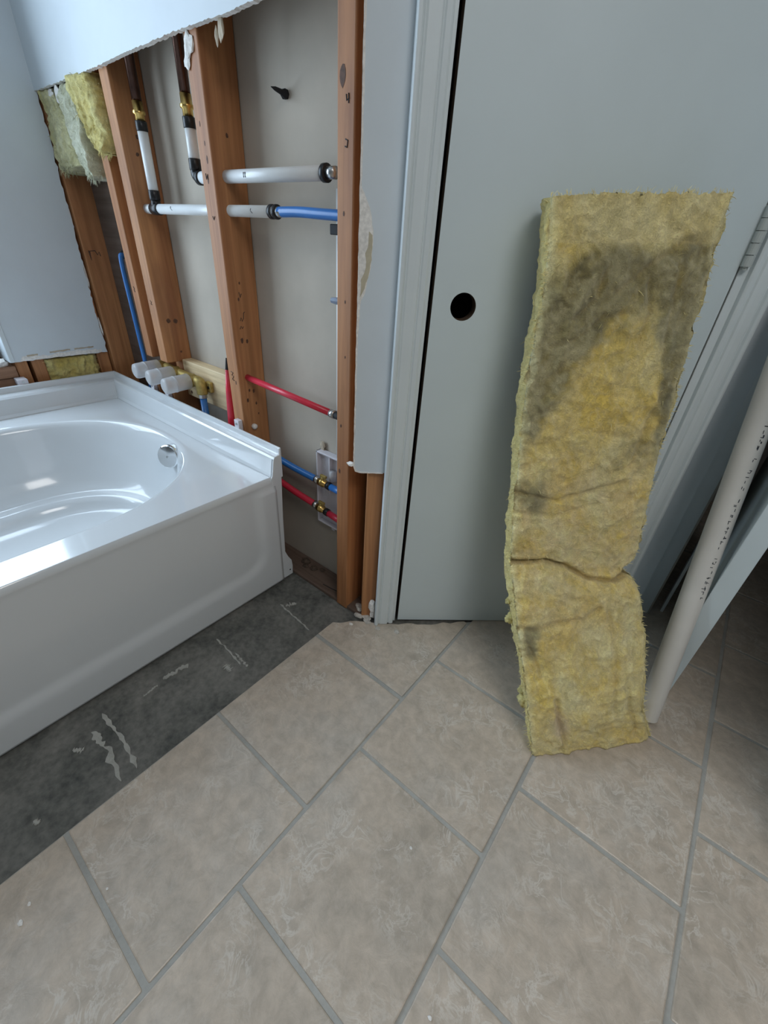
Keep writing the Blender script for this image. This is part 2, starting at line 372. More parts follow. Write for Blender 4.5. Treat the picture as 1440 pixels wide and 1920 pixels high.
# knots and scribbles on the studs
def disc_on(parent, c, n, r, mat, name='knot', e=(1, 1)):
    n = Vector(n); u = n.orthogonal().normalized() if abs(n.z) > .9 else Vector((0, 0, 1)).cross(n).normalized(); v = n.cross(u)
    bm = bmesh.new(); rnd = random.Random(c[0] * 91 + c[2] * 53)
    a = [bm.verts.new(Vector(c) + n * 0.0004 + (u * math.cos(t) * e[0] + v * math.sin(t) * e[1]) * r * rnd.uniform(.8, 1.1)) for t in [k * math.pi / 6 for k in range(12)]]
    b = [bm.verts.new(p.co - n * 0.002) for p in a]
    bm.faces.new(a)
    for i in range(12): bm.faces.new((a[i], a[(i + 1) % 12], b[(i + 1) % 12], b[i]))
    return obj(name, bm, M[mat], parent)
for y, z, r in [(0.768, 0.752, .006), (0.785, 0.748, .005), (0.775, 0.605, .004), (0.790, 0.600, .005), (0.765, 0.575, .005), (0.795, 0.560, .004), (0.790, 1.21, .004), (0.772, 0.86, .004), (0.800, 0.525, .003), (0.78, 0.90, .003)]:
    disc_on(s_big, (-1.138, y, z), (1, 0, 0), r, 'knot', e=(0.8, 1.3))
for x, z, r in [(-1.16, 1.19, .003), (-1.158, 1.16, .005), (-1.17, 1.225, .003), (-1.165, 1.12, .004), (-1.155, 0.63, .004)]:
    disc_on(s_big, (x, YS, z), (0, -1, 0), r, 'knot', e=(0.6, 1.7))
for y, z, r in [(0.775, 0.745, .008), (0.80, 0.742, .008), (0.79, 1.23, .006), (0.78, 1.19, .005), (0.80, 0.64, .004)]:
    disc_on(s_two, (-1.570, y, z), (1, 0, 0), r, 'knot')
for x, z, r in [(-0.713, 1.258, .013), (-0.708, 1.062, .004), (-0.702, 0.905, .003), (-0.712, 0.62, .004), (-0.716, 0.49, .006), (-0.700, 0.79, .003)]:
    disc_on(s_end, (x, YS, z), (0, -1, 0), r, 'knot', e=(0.6, 1.2))
def scribble(parent, pts, r=0.0012):
    return obj('pencil_mark', tube(pts, r, 5), M['pencil'], parent, smooth=True)
for (x, z), pts in {(-0.700, 1.228): [(-.004, .006), (-.003, -.002), (.003, 0), (.002, .007), (.002, -.006)], (-0.702, 1.168): [(-.003, .006), (.003, .004), (.001, -.006), (-.004, -.004)],
                    (-1.168, 0.648): [(-.006, .012), (.004, .010), (-.004, .002), (.005, 0), (-.003, -.01), (.006, -.013)], (-1.16, 1.045): [(-.005, .003), (-.001, -.004), (.004, .003)],
                    (-1.168, 1.128): [(-.004, .006), (-.003, -.005), (.004, .004), (.004, -.006)], (-1.597, 0.80): [(-.004, .006), (.003, .002), (-.003, -.004), (.004, -.006)],
                    (-1.70, 0.83): [(-.003, .008), (.002, .002), (-.003, -.003), (.003, -.008)]}.items():
    scribble(s_big if -1.3 < x < -1 else (s_end if x > -1 else (s_two if x > -1.65 else s_thr)), [(x + a, YS - 0.0003, z + b) for a, b in pts])
for y, z, pts in [(0.775, 0.805, [(-.006, 0), (-.002, .008), (.001, -.002), (.006, .006), (.008, .020), (.012, .022)]), (0.772, 0.785, [(-.006, -.002), (-.002, .006), (.002, -.001), (.006, .004)]), (0.778, 0.868, [(-.003, .01), (.0, -.004), (.004, .006)])]:
    scribble(s_big, [(-1.1377, y + a, z + b) for a, b in pts], 0.001)
scribble(s_cor, [(-2.0497, 0.775 + a, 0.905 + b) for a, b in [(-.016, .02), (-.014, -.012), (-.012, .018), (.006, .020), (.012, .006), (.020, .016), (.022, .002)]], 0.0014)
# new lumber blocking behind the valve
blk = obj('blocking', box(-1.5695, -1.1905, 0.797, YB - 0.001, 0.484, 0.614), M['newwood'], wb, bevel=0.003)
for x, z in [(-1.54, 0.50), (-1.24, 0.55)]: disc_on(blk, (x, 0.797, z), (0, -1, 0), 0.006, 'knot')
obj('sheathing', box(-2.049, -1.724, YB - 0.012, YB - 0.001, 0.0, CEIL), M['plate'], wb)  # dark board added to make the narrow corner bay read dark
# plastic grommet on the big stud
obj('grommet', tube([(-1.139, 0.776, 0.487), (-1.129, 0.776, 0.487), (-1.125, 0.776, 0.487)], [0.009, 0.009, 0.004], 14), M['gypsum'], s_big, smooth=True)

# ================================================================== WINDOW WALL (left)
WX = -2.06
wl_out = jag([(0.732, 0.560), (0.728, 0.75), (0.734, 1.0), (0.735, 1.22), (0.736, 1.357)], 0.012, 0.003, seed=8) + [(YS - 0.012, 1.358), (YS - 0.012, CEIL), (-2.45, CEIL), (-2.45, 0), (-1.0, 0), (-1.0, 2.05), (0.405, 2.05), (0.405, 0.562)] + jag([(0.43, 0.561), (0.55, 0.564), (0.72, 0.560)], 0.012, 0.002, seed=9)
wl = struct(obj('wall_left', sheet(wl_out, [], ((WX, 0, 0), (0, 1, 0), (0, 0, 1), (1, 0, 0)), 0.0125), [M['paint'], M['gypsum']]), 'pale blue painted window wall with a torn lower drywall edge')
obj('torn_paper_band', sheet(jag([(0.43, 0.563), (0.71, 0.562)], .015, .001, seed=1) + jag([(0.712, 0.574), (0.60, 0.580), (0.52, 0.574), (0.44, 0.579)], .012, .003, seed=2), [], ((WX + 0.0008, 0, 0), (0, 1, 0), (0, 0, 1), (1, 0, 0)), 0.001), [M['gypsum'], M['gypsum']], wl)
for i, (y0, y1, z) in enumerate([(0.455, 0.49, .580), (0.53, 0.60, .584), (0.615, 0.685, .586)]):
    obj('torn_paper_band', sheet(jag([(y0, z - .004), (y1, z - .002)], .008, .0015, seed=30 + i) + jag([(y1, z + .003), (y0, z + .002)], .008, .0015, seed=40 + i), [], ((WX + 0.0012, 0, 0), (0, 1, 0), (0, 0, 1), (1, 0, 0)), 0.001), [M['paper'], M['paper']], wl)
obj('sheathing', box(-2.20, -2.185, -1.1, 0.83, 0.0, 0.62), M['plate'], wl)
obj('sheathing', box(-2.20, -2.185, 0.40, 0.83, 0.62, CEIL), M['plate'], wl)
obj('sheathing', box(-2.20, -2.185, -2.45, 0.83, 2.05, CEIL), M['plate'], wl)
obj('sheathing', box(-2.20, -2.185, -2.45, -1.0, 0, 2.05), M['plate'], wl)
obj('rough_sill', box(-2.184, -2.074, -1.0, 0.412, 0.505, 0.545), M['woodx'], wl, bevel=0.003)
obj('rough_sill', box(-2.184, -2.080, -1.0, 0.40, 0.462, 0.503), M['woodx'], wl, bevel=0.003)
for y0, y1, x1 in [(0.414, 0.452, -2.0745), (0.464, 0.506, -2.0745)]: obj('stud', box(-2.184, x1, y0, y1, 0.0, 2.0), M['stud'], wl, bevel=0.003)
obj('stud', box(-2.184, -2.0745, 0.694, 0.738, 0.0, 2.0), M['stud'], wl, bevel=0.003)
cornerbead = obj('corner_bead', box(-2.062, -2.055, 0.398, 0.413, 0.562, 2.05), M['trimpaint'], wl, bevel=0.002)
obj('jamb_return', box(-2.184, -2.062, 0.398, 0.412, 0.562, 2.05), M['paint'], wl)
scrap('drywall_scrap', (-2.10, 0.375, 0.556), 0.022, 31, wl, sc=(1.2, 1.1, 0.7)); scrap('drywall_scrap', (-2.085, 0.345, 0.552), 0.02, 32, wl, mat='paper', sc=(1, 1.2, 0.6))
scrap('drywall_scrap', (-2.12, 0.33, 0.560), 0.024, 33, wl, mat='plate', sc=(1, 1.2, 0.9))
win = struct(empty('window_1', (-2.17, -0.30, 0.60)), 'white framed window above the bathtub')
for nm, b in [('window_frame', (-2.19, -2.15, -1.0, 0.395, 0.60, 0.66)), ('window_frame', (-2.19, -2.15, -1.0, 0.395, 1.99, 2.05)), ('window_frame', (-2.19, -2.15, -1.0, -0.94, 0.66, 1.99)), ('window_frame', (-2.19, -2.15, 0.335, 0.395, 0.66, 1.99)), ('mullion', (-2.185, -2.155, -0.325, -0.285, 0.66, 1.99))]:
    obj(nm, box(*b), M['trimpaint'], win, bevel=0.003)
obj('pane', box(-2.172, -2.168, -0.94, -0.325, 0.66, 1.99), M['glass'], win); obj('pane', box(-2.172, -2.168, -0.285, 0.335, 0.66, 1.99), M['glass'], win)

# ================================================================== DOOR WALL (right of the studs)
wr = struct(obj('wall_right', sheet(jag([(-0.152, CEIL), (-0.153, 1.3), (-0.151, 0.9), (-0.151, 0.545)], 0.02, 0.0012, seed=11) + [(-0.147, 0.531), (-0.135, 0.528), (-0.035, 0.527), (-0.035, 2.06), (0.66, 2.06), (0.66, 0.0), (0.772, 0.0), (0.772, CEIL)], [],
      (DA + DN * 0.0, DD, (0, 0, 1), DN), 0.0127), [M['paint'], M['gypsum']]), 'grey painted wall strip beside the slab door, cut off above the floor')
obj('stud', dbox(-0.116, -0.072, -0.10, -0.0135, 0.0, CEIL), M['stud'], wr, bevel=0.003)
obj('stud', dbox(-0.068, -0.028, -0.10, -0.0135, 0.0, CEIL), M['stud'], wr, bevel=0.003)
obj('stud', dbox(0.70, 0.745, -0.10, -0.0135, 0.0, CEIL), M['stud'], wr, bevel=0.003)
patch = jag([(-0.1505, 1.100), (-0.140, 1.083), (-0.131, 1.062), (-0.1255, 1.03), (-0.127, 0.985), (-0.134, 0.955), (-0.138, 0.930), (-0.146, 0.917), (-0.1505, 0.842)], 0.008, 0.0009, seed=14)
obj('bared_patch', sheet(patch, [], (DA + DN * 0.0006, DD, (0, 0, 1), DN), 0.0008), [M['gypsum'], M['paper']], wr)
obj('bared_patch', sheet(jag([(-0.134, 1.035), (-0.128, 1.03), (-0.1275, 0.99), (-0.134, 0.958), (-0.139, 0.94), (-0.148, 0.922), (-0.146, 0.955), (-0.140, 0.965), (-0.137, 0.985), (-0.141, 1.0), (-0.135, 1.01)], 0.008, 0.0012, seed=15), [], (DA + DN * 0.0012, DD, (0, 0, 1), DN), 0.0008), [M['tanpaint'], M['paper']], wr)
scrap('drywall_scrap', dw(-0.160, -0.004, 0.548), 0.008, 16, wr, sc=(1.2, 1, .6)); scrap('drywall_scrap', dw(-0.082, -0.012, 0.055), 0.018, 17, wr, sc=(.7, .7, 1.3)); scrap('drywall_scrap', dw(-0.078, -0.012, 0.02), 0.014, 18, wr, sc=(.7, .7, 1.5))
obj('torn_edge', sheet(jag([(-0.1535, 2.2), (-0.1535, 0.545)], .012, .0006, seed=61) + jag([(-0.1505, 0.545), (-0.1500, 1.1), (-0.1505, 2.2)], .009, .0007, seed=62), [], (DA + DN * 0.0016, DD, (0, 0, 1), DN), 0.002), [M['gypsum'], M['gypsum']], wr)
obj('torn_edge', sheet(jag([(-0.1535, 0.545), (-0.149, 0.530), (-0.136, 0.526), (-0.078, 0.526)], .008, .0005, seed=63) + jag([(-0.078, 0.5285), (-0.135, 0.529), (-0.146, 0.5335), (-0.150, 0.545)], .008, .0005, seed=64), [], (DA + DN * 0.0016, DD, (0, 0, 1), DN), 0.002), [M['gypsum'], M['gypsum']], wr)
# casing profile (s offset from inner edge, thickness)
def casing(name, s_in, sgn, z1, label):
    prof = [(0, 0.0), (0, 0.009), (0.004, 0.011), (0.012, 0.0105), (0.0155, 0.0085), (0.0185, 0.0125), (0.026, 0.0135), (0.040, 0.0135), (0.0445, 0.0115), (0.047, 0.0165), (0.050, 0.019), (0.0555, 0.019), (0.058, 0.016), (0.058, 0.0)]
    bm = bmesh.new(); a = []; b = []
    for s, t in prof:
        t *= 1.3; a.append(bm.verts.new(dw(s_in + sgn * s, t, 0.0005))); b.append(bm.verts.new(dw(s_in + sgn * s, t, z1)))
    n = len(prof)
    for i in range(n): bm.faces.new((a[i], a[(i + 1) % n], b[(i + 1) % n], b[i]))
    bm.faces.new(a[::-1]); bm.faces.new(b)
    return struct(obj(name, bm, M['trimpaint'], bevel=0.0012), label)
casing('trim_1', -0.0165, -1, 2.10, 'grey white moulded door casing beside the cut drywall')
casing('trim_2', 0.636, 1, 2.10, 'grey white moulded door casing on the hinge side')
t3 = struct(obj('trim_3', dbox(-0.032, -0.009, -0.115, 0.0015, 0.0, 2.045), M['trimpaint'], bevel=0.0015), 'white latch side door jamb')
t4 = struct(obj('trim_4', dbox(0.6165, 0.650, -0.115, 0.0015, 0.0, 2.045), M['trimpaint'], bevel=0.0015), 'white hinge side door jamb')
t5 = struct(obj('trim_5', dbox(-0.032, 0.65, -0.115, 0.0015, 2.04, 2.06), M['trimpaint']), 'white door head jamb')
# the slab door with its empty lock bore
hs, hz, hr = 0.0645, 0.917, 0.0265
ring = [(hs + hr * math.cos(-k * 2 * math.pi / 40), hz + hr * math.sin(-k * 2 * math.pi / 40)) for k in range(40)]
d1 = struct(obj('door_1', sheet([(0.0, 0.004), (0.613, 0.004), (0.613, 2.035), (0.0, 2.035)], [ring], (DA, DD, (0, 0, 1), DN), 0.034), [M['doorpaint'], M['shadeedge']]), 'flat grey slab door with an empty round lock hole')
def hinge(z):
    h = obj('hinge', dbox(0.6125, 0.626, -0.002, 0.0022, z - 0.05, z + 0.05), M['hinge'], d1, bevel=0.001)
    for k in range(5):
        z0 = z - 0.05 + k * 0.0202
        obj('knuckle', tube([dw(0.6195, 0.0090, z0), dw(0.6195, 0.0090, z0 + 0.0190)], 0.0092, 16), M['hinge'], h, smooth=False)
    obj('hinge_pin', tube([dw(0.6195, 0.0090, z - 0.056), dw(0.6195, 0.0090, z + 0.056)], 0.005, 12), M['hinge'], h)
hinge(1.072); hinge(0.22); hinge(1.85)
# second doorway beyond: reveal board, jamb edge, open door leaf
t6 = struct(obj('trim_6', dbox(0.785, 0.868, -0.062, -0.045, 0.0, 2.10), M['trimpaint'], bevel=0.002), 'shaded white casing of the second doorway')
t7 = struct(obj('trim_7', box(0.128, 0.137, 1.462, 1.50, 0.0, 2.05), M['trimpaint'], bevel=0.001), 'thin white jamb edge of the second doorway')
lo = Vector((0.1630, 1.080, 0)); la = math.atan2(0.037, 0.70)
LM = Matrix.Translation(lo) @ Matrix.Rotation(-la, 4, 'Z')
d2 = struct(obj('door_2', box(0, 0.040, 0, 0.70, 0.012, 2.035, M=LM), M['doorpaint'], bevel=0.0015), 'white open door leaf seen edge on beside the leaning pipe')
# shell of the rest of the room and the dim hall behind
struct(obj('wall_hall_left', box(0.02, 0.10, 1.42, 2.7, 0, CEIL), M['shellwall']), 'dim hall side wall behind the door')
struct(obj('wall_hall_end', box(-2.2, 0.58, 2.55, 2.7, 0, CEIL), M['shellwall']), 'dim end wall of the hall')
struct(obj('wall_hall_shade', box(0.47, 0.58, 0.80, 2.55, 0, CEIL), M['shellwall']), 'added unseen wall shading the hall beyond the open door')  # out of view; added to keep light off the hall floor
struct(obj('wall_side', box(0.58, 2.0, 0.80, 0.88, 0, CEIL), M['farpaint']), 'unseen wall beside the hall opening, darkened to cut bounce')
wr2 = struct(obj('wall_far_right', sheet([(-2.45, 0), (1.03, 0), (1.03, CEIL), (-2.45, CEIL)], [[(-1.4, 1.05), (-1.4, 2.2), (-0.1, 2.2), (-0.1, 1.05)]], ((1.9, 0, 0), (0, 1, 0), (0, 0, 1), (-1, 0, 0)), 0.1), [M['farpaint'], M['farpaint']]), 'unseen right bathroom wall with a window, darkened to cut bounce')
struct(obj('wall_front', box(-2.2, 2.0, -2.55, -2.45, 0, CEIL), M['farpaint']), 'unseen wall behind the camera, darkened to cut bounce')
win2 = struct(empty('window_2', (1.95, -0.75, 1.05)), 'white framed window in the far right wall')
for b in [(1.93, 1.97, -1.4, -0.1, 1.05, 1.10), (1.93, 1.97, -1.4, -0.1, 2.15, 2.2), (1.93, 1.97, -1.4, -1.35, 1.10, 2.15), (1.93, 1.97, -0.15, -0.1, 1.10, 2.15)]: obj('window_frame', box(*b), M['trimpaint'], win2)
obj('pane', box(1.948, 1.952, -1.35, -0.15, 1.10, 2.15), M['glass'], win2)
struct(obj('ceiling', box(-2.3, 2.0, -2.6, 2.7, CEIL, CEIL + 0.1), M['ceil']), 'white ceiling')
cl_ = tag(empty('overhead_fill', (0.92, -0.22, CEIL)), 'added square fill lamp, unseen, above the open tile floor', 'lamp')  # invented fixture that houses the overhead fill light
obj('fill_frame', sheet([(-.5, -.5), (.5, -.5), (.5, .5), (-.5, .5)], [[(-.46, -.46), (-.46, .46), (.46, .46), (.46, -.46)]], ((0.92, -0.22, CEIL - 0.045), (1, 0, 0), (0, -1, 0), (0, 0, -1)), -0.045), [M['trimpaint'], M['trimpaint']], cl_)
struct(obj('wall_outer', box(-2.3, -2.2, 0.83, 2.7, 0, CEIL), M['shellwall']), 'outer wall behind the plumbing wall')

# ================================================================== BATHTUB
tub = tag(empty('bathtub', (-1.46, 0.0, -0.009)), 'white acrylic alcove bathtub with oval basin against the open stud wall', 'bathtub')
DZ = 0.398
CX, RX, RY = -1.458, 0.402, 0.415
YC1, YC0 = 0.212, -0.31
N = 144
def se(t, p):
    c, s = math.cos(t), math.sin(t); e = 2 / p
    return math.copysign(abs(c) ** e, c), math.copysign(abs(s) ** e, s)
def basin(t, k, kx=None, ky=None, p=2.15):
    """basin outline shrunk by k metres"""
    c, s = se(t, p); rx = RX - k; ry = RY - (k if ky is None else ky)
    return CX + rx * c, (YC1 if s >= 0 else YC0) + ry * s
bm = bmesh.new(); rings = []
X0, X1, Y0, Y1 = -1.952, -0.951, -0.80, 0.683       # deck inside the raised ledge
def rect_pt(t, x0, x1, y0, y1):
    cxx, cyy = CX, (YC1 + YC0) / 2
    bx, by = basin(t, 0); dx, dy = bx - cxx, by - cyy
    k = min(((x1 - cxx) / dx) if dx > 1e-6 else ((x0 - cxx) / dx if dx < -1e-6 else 9e9), ((y1 - cyy) / dy) if dy > 1e-6 else ((y0 - cyy) / dy if dy < -1e-6 else 9e9))
    return cxx + dx * k, cyy + dy * k
# snap four directions onto the rectangle corners
corner_idx = {}
ts = [k * 2 * math.pi / N for k in range(N)]
def ring_rect(x0, x1, y0, y1, z):
    pts = [list(rect_pt(t, x0, x1, y0, y1)) for t in ts]
    for cxx in (x0, x1):
        for cyy in (y0, y1):
            i = min(range(N), key=lambda k: (pts[k][0] - cxx) ** 2 + (pts[k][1] - cyy) ** 2); pts[i] = [cxx, cyy]
    return [(p[0], p[1], z) for p in pts]
R0 = ring_rect(X0, X1, Y0, Y1, DZ)
R0 = [(x, y, DZ + 0.006 * max(0, min(1, (x - X1 + 0.25) / 0.25)) * 1.0) for x, y, z in R0]
rings.append(R0)
B0 = [basin(t, -0.018) for t in ts]
for f in (0.33, 0.66): rings.append([tuple(Vector(R0[i]).lerp(Vector((*B0[i], DZ + 0.001)), f)) for i in range(N)])
for k, z in [(-0.018, DZ + .001), (-0.008, DZ + .0005), (-0.002, DZ - .003), (0.003, DZ - .009), (0.008, DZ - .018), (0.016, DZ - .045), (0.030, DZ - .10), (0.050, DZ - .155), (0.075, DZ - .205), (0.100, DZ - .232), (0.112, DZ - .238), (0.135, DZ - .242), (0.148, DZ - .247), (0.158, DZ - .262), (0.168, DZ - .278), (0.185, DZ - .288), (0.25, DZ - .292), (0.36, DZ - .295)]:
    kx = k * 1.0; ky = k * 0.8 if k > 0.02 else k
    rings.append([(*basin(t, kx, ky=ky), z) for t in ts])
VR = [[bm.verts.new(p) for p in rg] for rg in rings]
for a, b in zip(VR, VR[1:]):
    for i in range(N): bm.faces.new((a[i], b[i], b[(i + 1) % N], a[(i + 1) % N]))
bm.faces.new(VR[-1])
shell = obj('basin', bm, M['tub'], tub, smooth=True)
# raised ledge and nailing flange on the two wall sides: profile (distance outwards from the deck, height)
prof = [(0.0, DZ - 0.004), (0.0015, DZ + 0.003), (0.006, DZ + 0.012), (0.014, DZ + 0.062), (0.018, DZ + 0.0675), (0.022, DZ + 0.069), (0.034, DZ + 0.070), (0.0365, DZ + 0.072), (0.038, DZ + 0.090), (0.040, DZ + 0.0915), (0.043, DZ + 0.0915), (0.043, DZ - 0.004)]
bm = bmesh.new()
path = [((X1 + 0.009, Y1), (0, 1)), ((X0, Y1), None), ((X0, Y0), (-1, 0))]
kx, ky = 1.8, 1.0
def stn(x, y, mx, my): return [bm.verts.new((x - d * mx * kx, y + d * my * ky, z)) for d, z in prof]
A = stn(X1 + 0.009, Y1, 0, 1); Bc = stn(X0, Y1, 1, 1); Cc = stn(X0, Y0, 1, 0)
for p, q in ((A, Bc), (Bc, Cc)):
    for i in range(len(prof)): bm.faces.new((p[i], p[(i + 1) % len(prof)], q[(i + 1) % len(prof)], q[i]))
bm.faces.new(A); bm.faces.new(Cc[::-1])
obj('wall_flange', bm, M['tub'], tub)
# apron: moulded panel, raised skirt
AX = -0.942
bm = bmesh.new(); ny, nz = 150, 64
ys = [Y0 + (Y1 + 0.012 - Y0) * j / ny for j in range(ny + 1)]
def smooth(t): t = max(0, min(1, t)); return t * t * (3 - 2 * t)
def apx(y, z):
    # rounded rectangle (panel) signed distance
    cyy, hy = -0.06, 0.69; czz, hh = 0.34, 0.245; r = 0.075
    qx = abs(y - cyy) - hy + r; qz = abs(z - czz) - hh + r
    d = math.hypot(max(qx, 0), max(qz, 0)) + min(max(qx, qz), 0) - r
    x = AX - 0.002 + 0.0075 * smooth((d + 0.022) / 0.044)
    if z > 0.36: x = AX - 0.002 + (x - AX + 0.002) * smooth((DZ - 0.005 - z) / 0.05) + 0.002 * smooth((z - 0.375) / 0.02)
    return x
zs = [0.0 + (DZ - 0.008) * (k / nz) for k in range(nz + 1)]
g = [[bm.verts.new((apx(y, z), y, z)) for z in zs] for y in ys]
for j in range(ny):
    for k in range(nz): bm.faces.new((g[j][k], g[j + 1][k], g[j + 1][k + 1], g[j][k + 1]))
# rolled top edge up to the deck
prev = [g[j][-1] for j in range(ny + 1)]
for a in (0.35, 0.7, 1.0):
    th_ = a * math.pi / 2
    cur = [bm.verts.new((X1 + (AX - 0.003 - X1) * math.cos(th_), y, DZ - 0.008 + 0.014 * math.sin(th_))) for y in ys]
    for j in range(ny): bm.faces.new((prev[j], prev[j + 1], cur[j + 1], cur[j]))
    prev = cur
# end return: up past the flange, and inner back
endp = [(AX + 0.000, 0.0)]
o = obj('apron', bm, M['tub'], tub, smooth=True)
so = o.modifiers.new('thickness', 'SOLIDIFY'); so.thickness = 0.004; so.offset = -1
# end return panel that closes the apron against the studs
bm = bmesh.new()
pr = [(0.690, 0.0), (0.6945, 0.0), (0.723, 0.0), (0.724, 0.25), (0.726, DZ + 0.091), (0.7215, DZ + 0.0915), (0.718, DZ + 0.072), (0.704, DZ + 0.069), (0.697, DZ + 0.062), (0.686, DZ + 0.012), (0.684, DZ)]
pr = [(0.684, -0.0), (0.712, -0.0), (0.716, 0.25), (0.7265, DZ + 0.0915), (0.7205, DZ + 0.0915), (0.7185, DZ + 0.071), (0.702, DZ + 0.0685), (0.697, DZ + 0.062), (0.689, DZ + 0.012), (0.684, DZ + 0.002)]
a = [bm.verts.new((AX + 0.0005, y, z)) for y, z in pr]; b = [bm.verts.new((AX - 0.012, y, z)) for y, z in pr]
bm.faces.new(a); bm.faces.new(b[::-1])
for i in range(len(pr)): bm.faces.new((a[i], a[(i + 1) % len(pr)], b[(i + 1) % len(pr)], b[i]))
obj('end_return', bm, M['tub'], tub, bevel=0.003)
tab = [(0.700, 0.0), (0.737, 0.0), (0.739, 0.035), (0.736, 0.060), (0.722, 0.085), (0.712, 0.110), (0.700, 0.112)]
tb = obj('floor_tab', sheet(tab, [], ((AX + 0.001, 0, 0), (0, 1, 0), (0, 0, 1), (1, 0, 0)), 0.004), [M['tub'], M['tub']], tub)
obj('screw_hole', tube([(AX + 0.0005, 0.727, 0.022), (AX + 0.0016, 0.727, 0.022)], 0.003, 10), M['black'], tb)
# overflow plate
oc = Vector((-1.370, 0.584, 0.360)); on = Vector((0.40, -0.85, 0.25)).normalized()
ov = obj('overflow_plate', tube([oc - on * 0.035, oc - on * 0.004, oc + on * 0.002, oc + on * 0.0045, oc + on * 0.005], [0.041, 0.041, 0.0395, 0.036, 0.001], 48), M['chrome'], tub)
obj('screw', tube([oc + on * 0.004, oc + on * 0.0065], 0.0035, 10), M['steel'], ov)
# flange clips
for c in [(-1.158, 0.735, 0.486), (-1.595, 0.735, 0.484), (-1.70, 0.735, 0.484)]:
    cl = obj('flange_clip', box(c[0] - .012, c[0] + .012, 0.7265, 0.742, c[2] - 0.01, c[2] + 0.028), M['whiteplastic'], tub, bevel=0.002)
    obj('nail', tube([(c[0], 0.7268, c[2] + 0.016), (c[0], 0.724, c[2] + 0.016)], 0.004, 10), M['steel'], cl)
cl = obj('flange_clip', box(-2.073, -2.029, 0.392, 0.424, 0.482, 0.506), M['whiteplastic'], tub, bevel=0.002)
obj('nail', tube([(-2.03, 0.408, 0.497), (-2.027, 0.408, 0.497)], 0.004, 10), M['steel'], cl)

# ================================================================== PIPES IN THE WALL
YP = 0.778
def part(name, pts, r, mat, parent, n=18, smooth=True): return obj(name, tube(pts, r, n), M[mat], parent, smooth=smooth, autosmooth=True)
def ring_z(parent, x, y, z0, z1, r, mat='blackring', nm='crimp_ring'): return part(nm, [(x, y, z0), (x, y, z0 + .001), (x, y, z1 - .001), (x, y, z1)], [r * .93, r, r, r * .93], mat, parent)
def ring_x(parent, x0, x1, y, z, r, mat='blackring', nm='crimp_ring'): return part(nm, [(x0, y, z), (x0 + .001, y, z), (x1 - .001, y, z), (x1, y, z)], [r * .93, r, r, r * .93], mat, parent)
def drop(parent, x, zc, zw0, zw1):
    part('copper_tube', [(x, YP, zc), (x, YP, CEIL - 0.01)], 0.0125, 'copper', parent)
    part('brass_coupling', [(x, YP, zc - .045), (x, YP, zc - .018), (x, YP, zc - .016), (x, YP, zc - .010), (x, YP, zc - .008), (x, YP, zc + .010)], [.0125, .0125, .0165, .0165, .0135, .0135], 'brass', parent)
    ring_z(parent, x, YP, zw1 - 0.004, zw1 + 0.018, 0.0152)
    part('white_tube', [(x, YP, zw0), (x, YP, zw1)], 0.0135, 'pexwhite', parent)
    ring_z(parent, x, YP, zw0 - 0.012, zw0 + 0.012, 0.0152)
pa = tag(empty('water_pipe', (-1.272, YP, 1.13)), 'higher white water pipe with brass coupling, elbow and long run to the end stud', 'pipe', 'white water pipes in the stud wall')
drop(pa, -1.272, 1.282, 1.158, 1.232)
part('elbow', curve_pts([(-1.272, YP, 1.150), (-1.272, YP, 1.138), (-1.262, YP, 1.1315), (-1.250, YP, 1.131)], 6), 0.0135, 'blackring', pa)
ring_x(pa, -1.263, -1.249, YP, 1.131, 0.016)
part('white_tube', [(-1.250, YP, 1.131), (-0.80, YP, 1.1315)], 0.0135, 'pexwhite', pa)
ring_x(pa, -0.800, -0.788, YP, 1.1315, 0.0165)
part('brass_nipple', [(-0.79, YP, 1.1315), (-0.765, YP, 1.1315)], 0.011, 'steel', pa)
for k in (-.003, .003): obj('pen_mark', box(-1.05 + k - .0008, -1.05 + k + .0008, YP - .0139, YP - .0125, 1.127, 1.137), M['pencil'], pa)
pb = tag(empty('water_pipe', (-1.51, YP, 1.06)), 'lower white water pipe with tee fitting, changing to blue tube at the end', 'pipe', 'white water pipes in the stud wall')
drop(pb, -1.512, 1.288, 1.094, 1.240)
part('tee', [(-1.512, YP, 1.085), (-1.512, YP, 1.062)], 0.0135, 'blackring', pb)
ring_x(pb, -1.533, -1.493, YP, 1.0615, 0.0155)
part('white_tube', [(-1.571, YP, 1.061), (-1.53, YP, 1.061)], 0.0125, 'pexwhite', pb)
part('white_tube', [(-1.496, YP, 1.0615), (-0.965, YP, 1.0635)], 0.0125, 'pexwhite', pb)
ring_x(pb, -0.978, -0.966, YP, 1.0635, 0.0150); ring_x(pb, -0.962, -0.953, YP, 1.0635, 0.0150)
part('brass_nipple', [(-0.965, YP, 1.0635), (-0.938, YP, 1.0635)], 0.0105, 'steel', pb)
part('blue_tube', curve_pts([(-0.948, YP, 1.0635), (-0.88, YP, 1.0645), (-0.80, YP, 1.062), (-0.73, YP, 1.060)], 6), 0.0105, 'pexblue', pb)
for x in (-1.405, -1.035): obj('pen_mark', tube(curve_pts([(x - .003, YP - .0124, 1.068), (x - .005, YP - .0124, 1.064), (x + .002, YP - .0124, 1.059)], 4), .0007, 5), M['pencil'], pb)
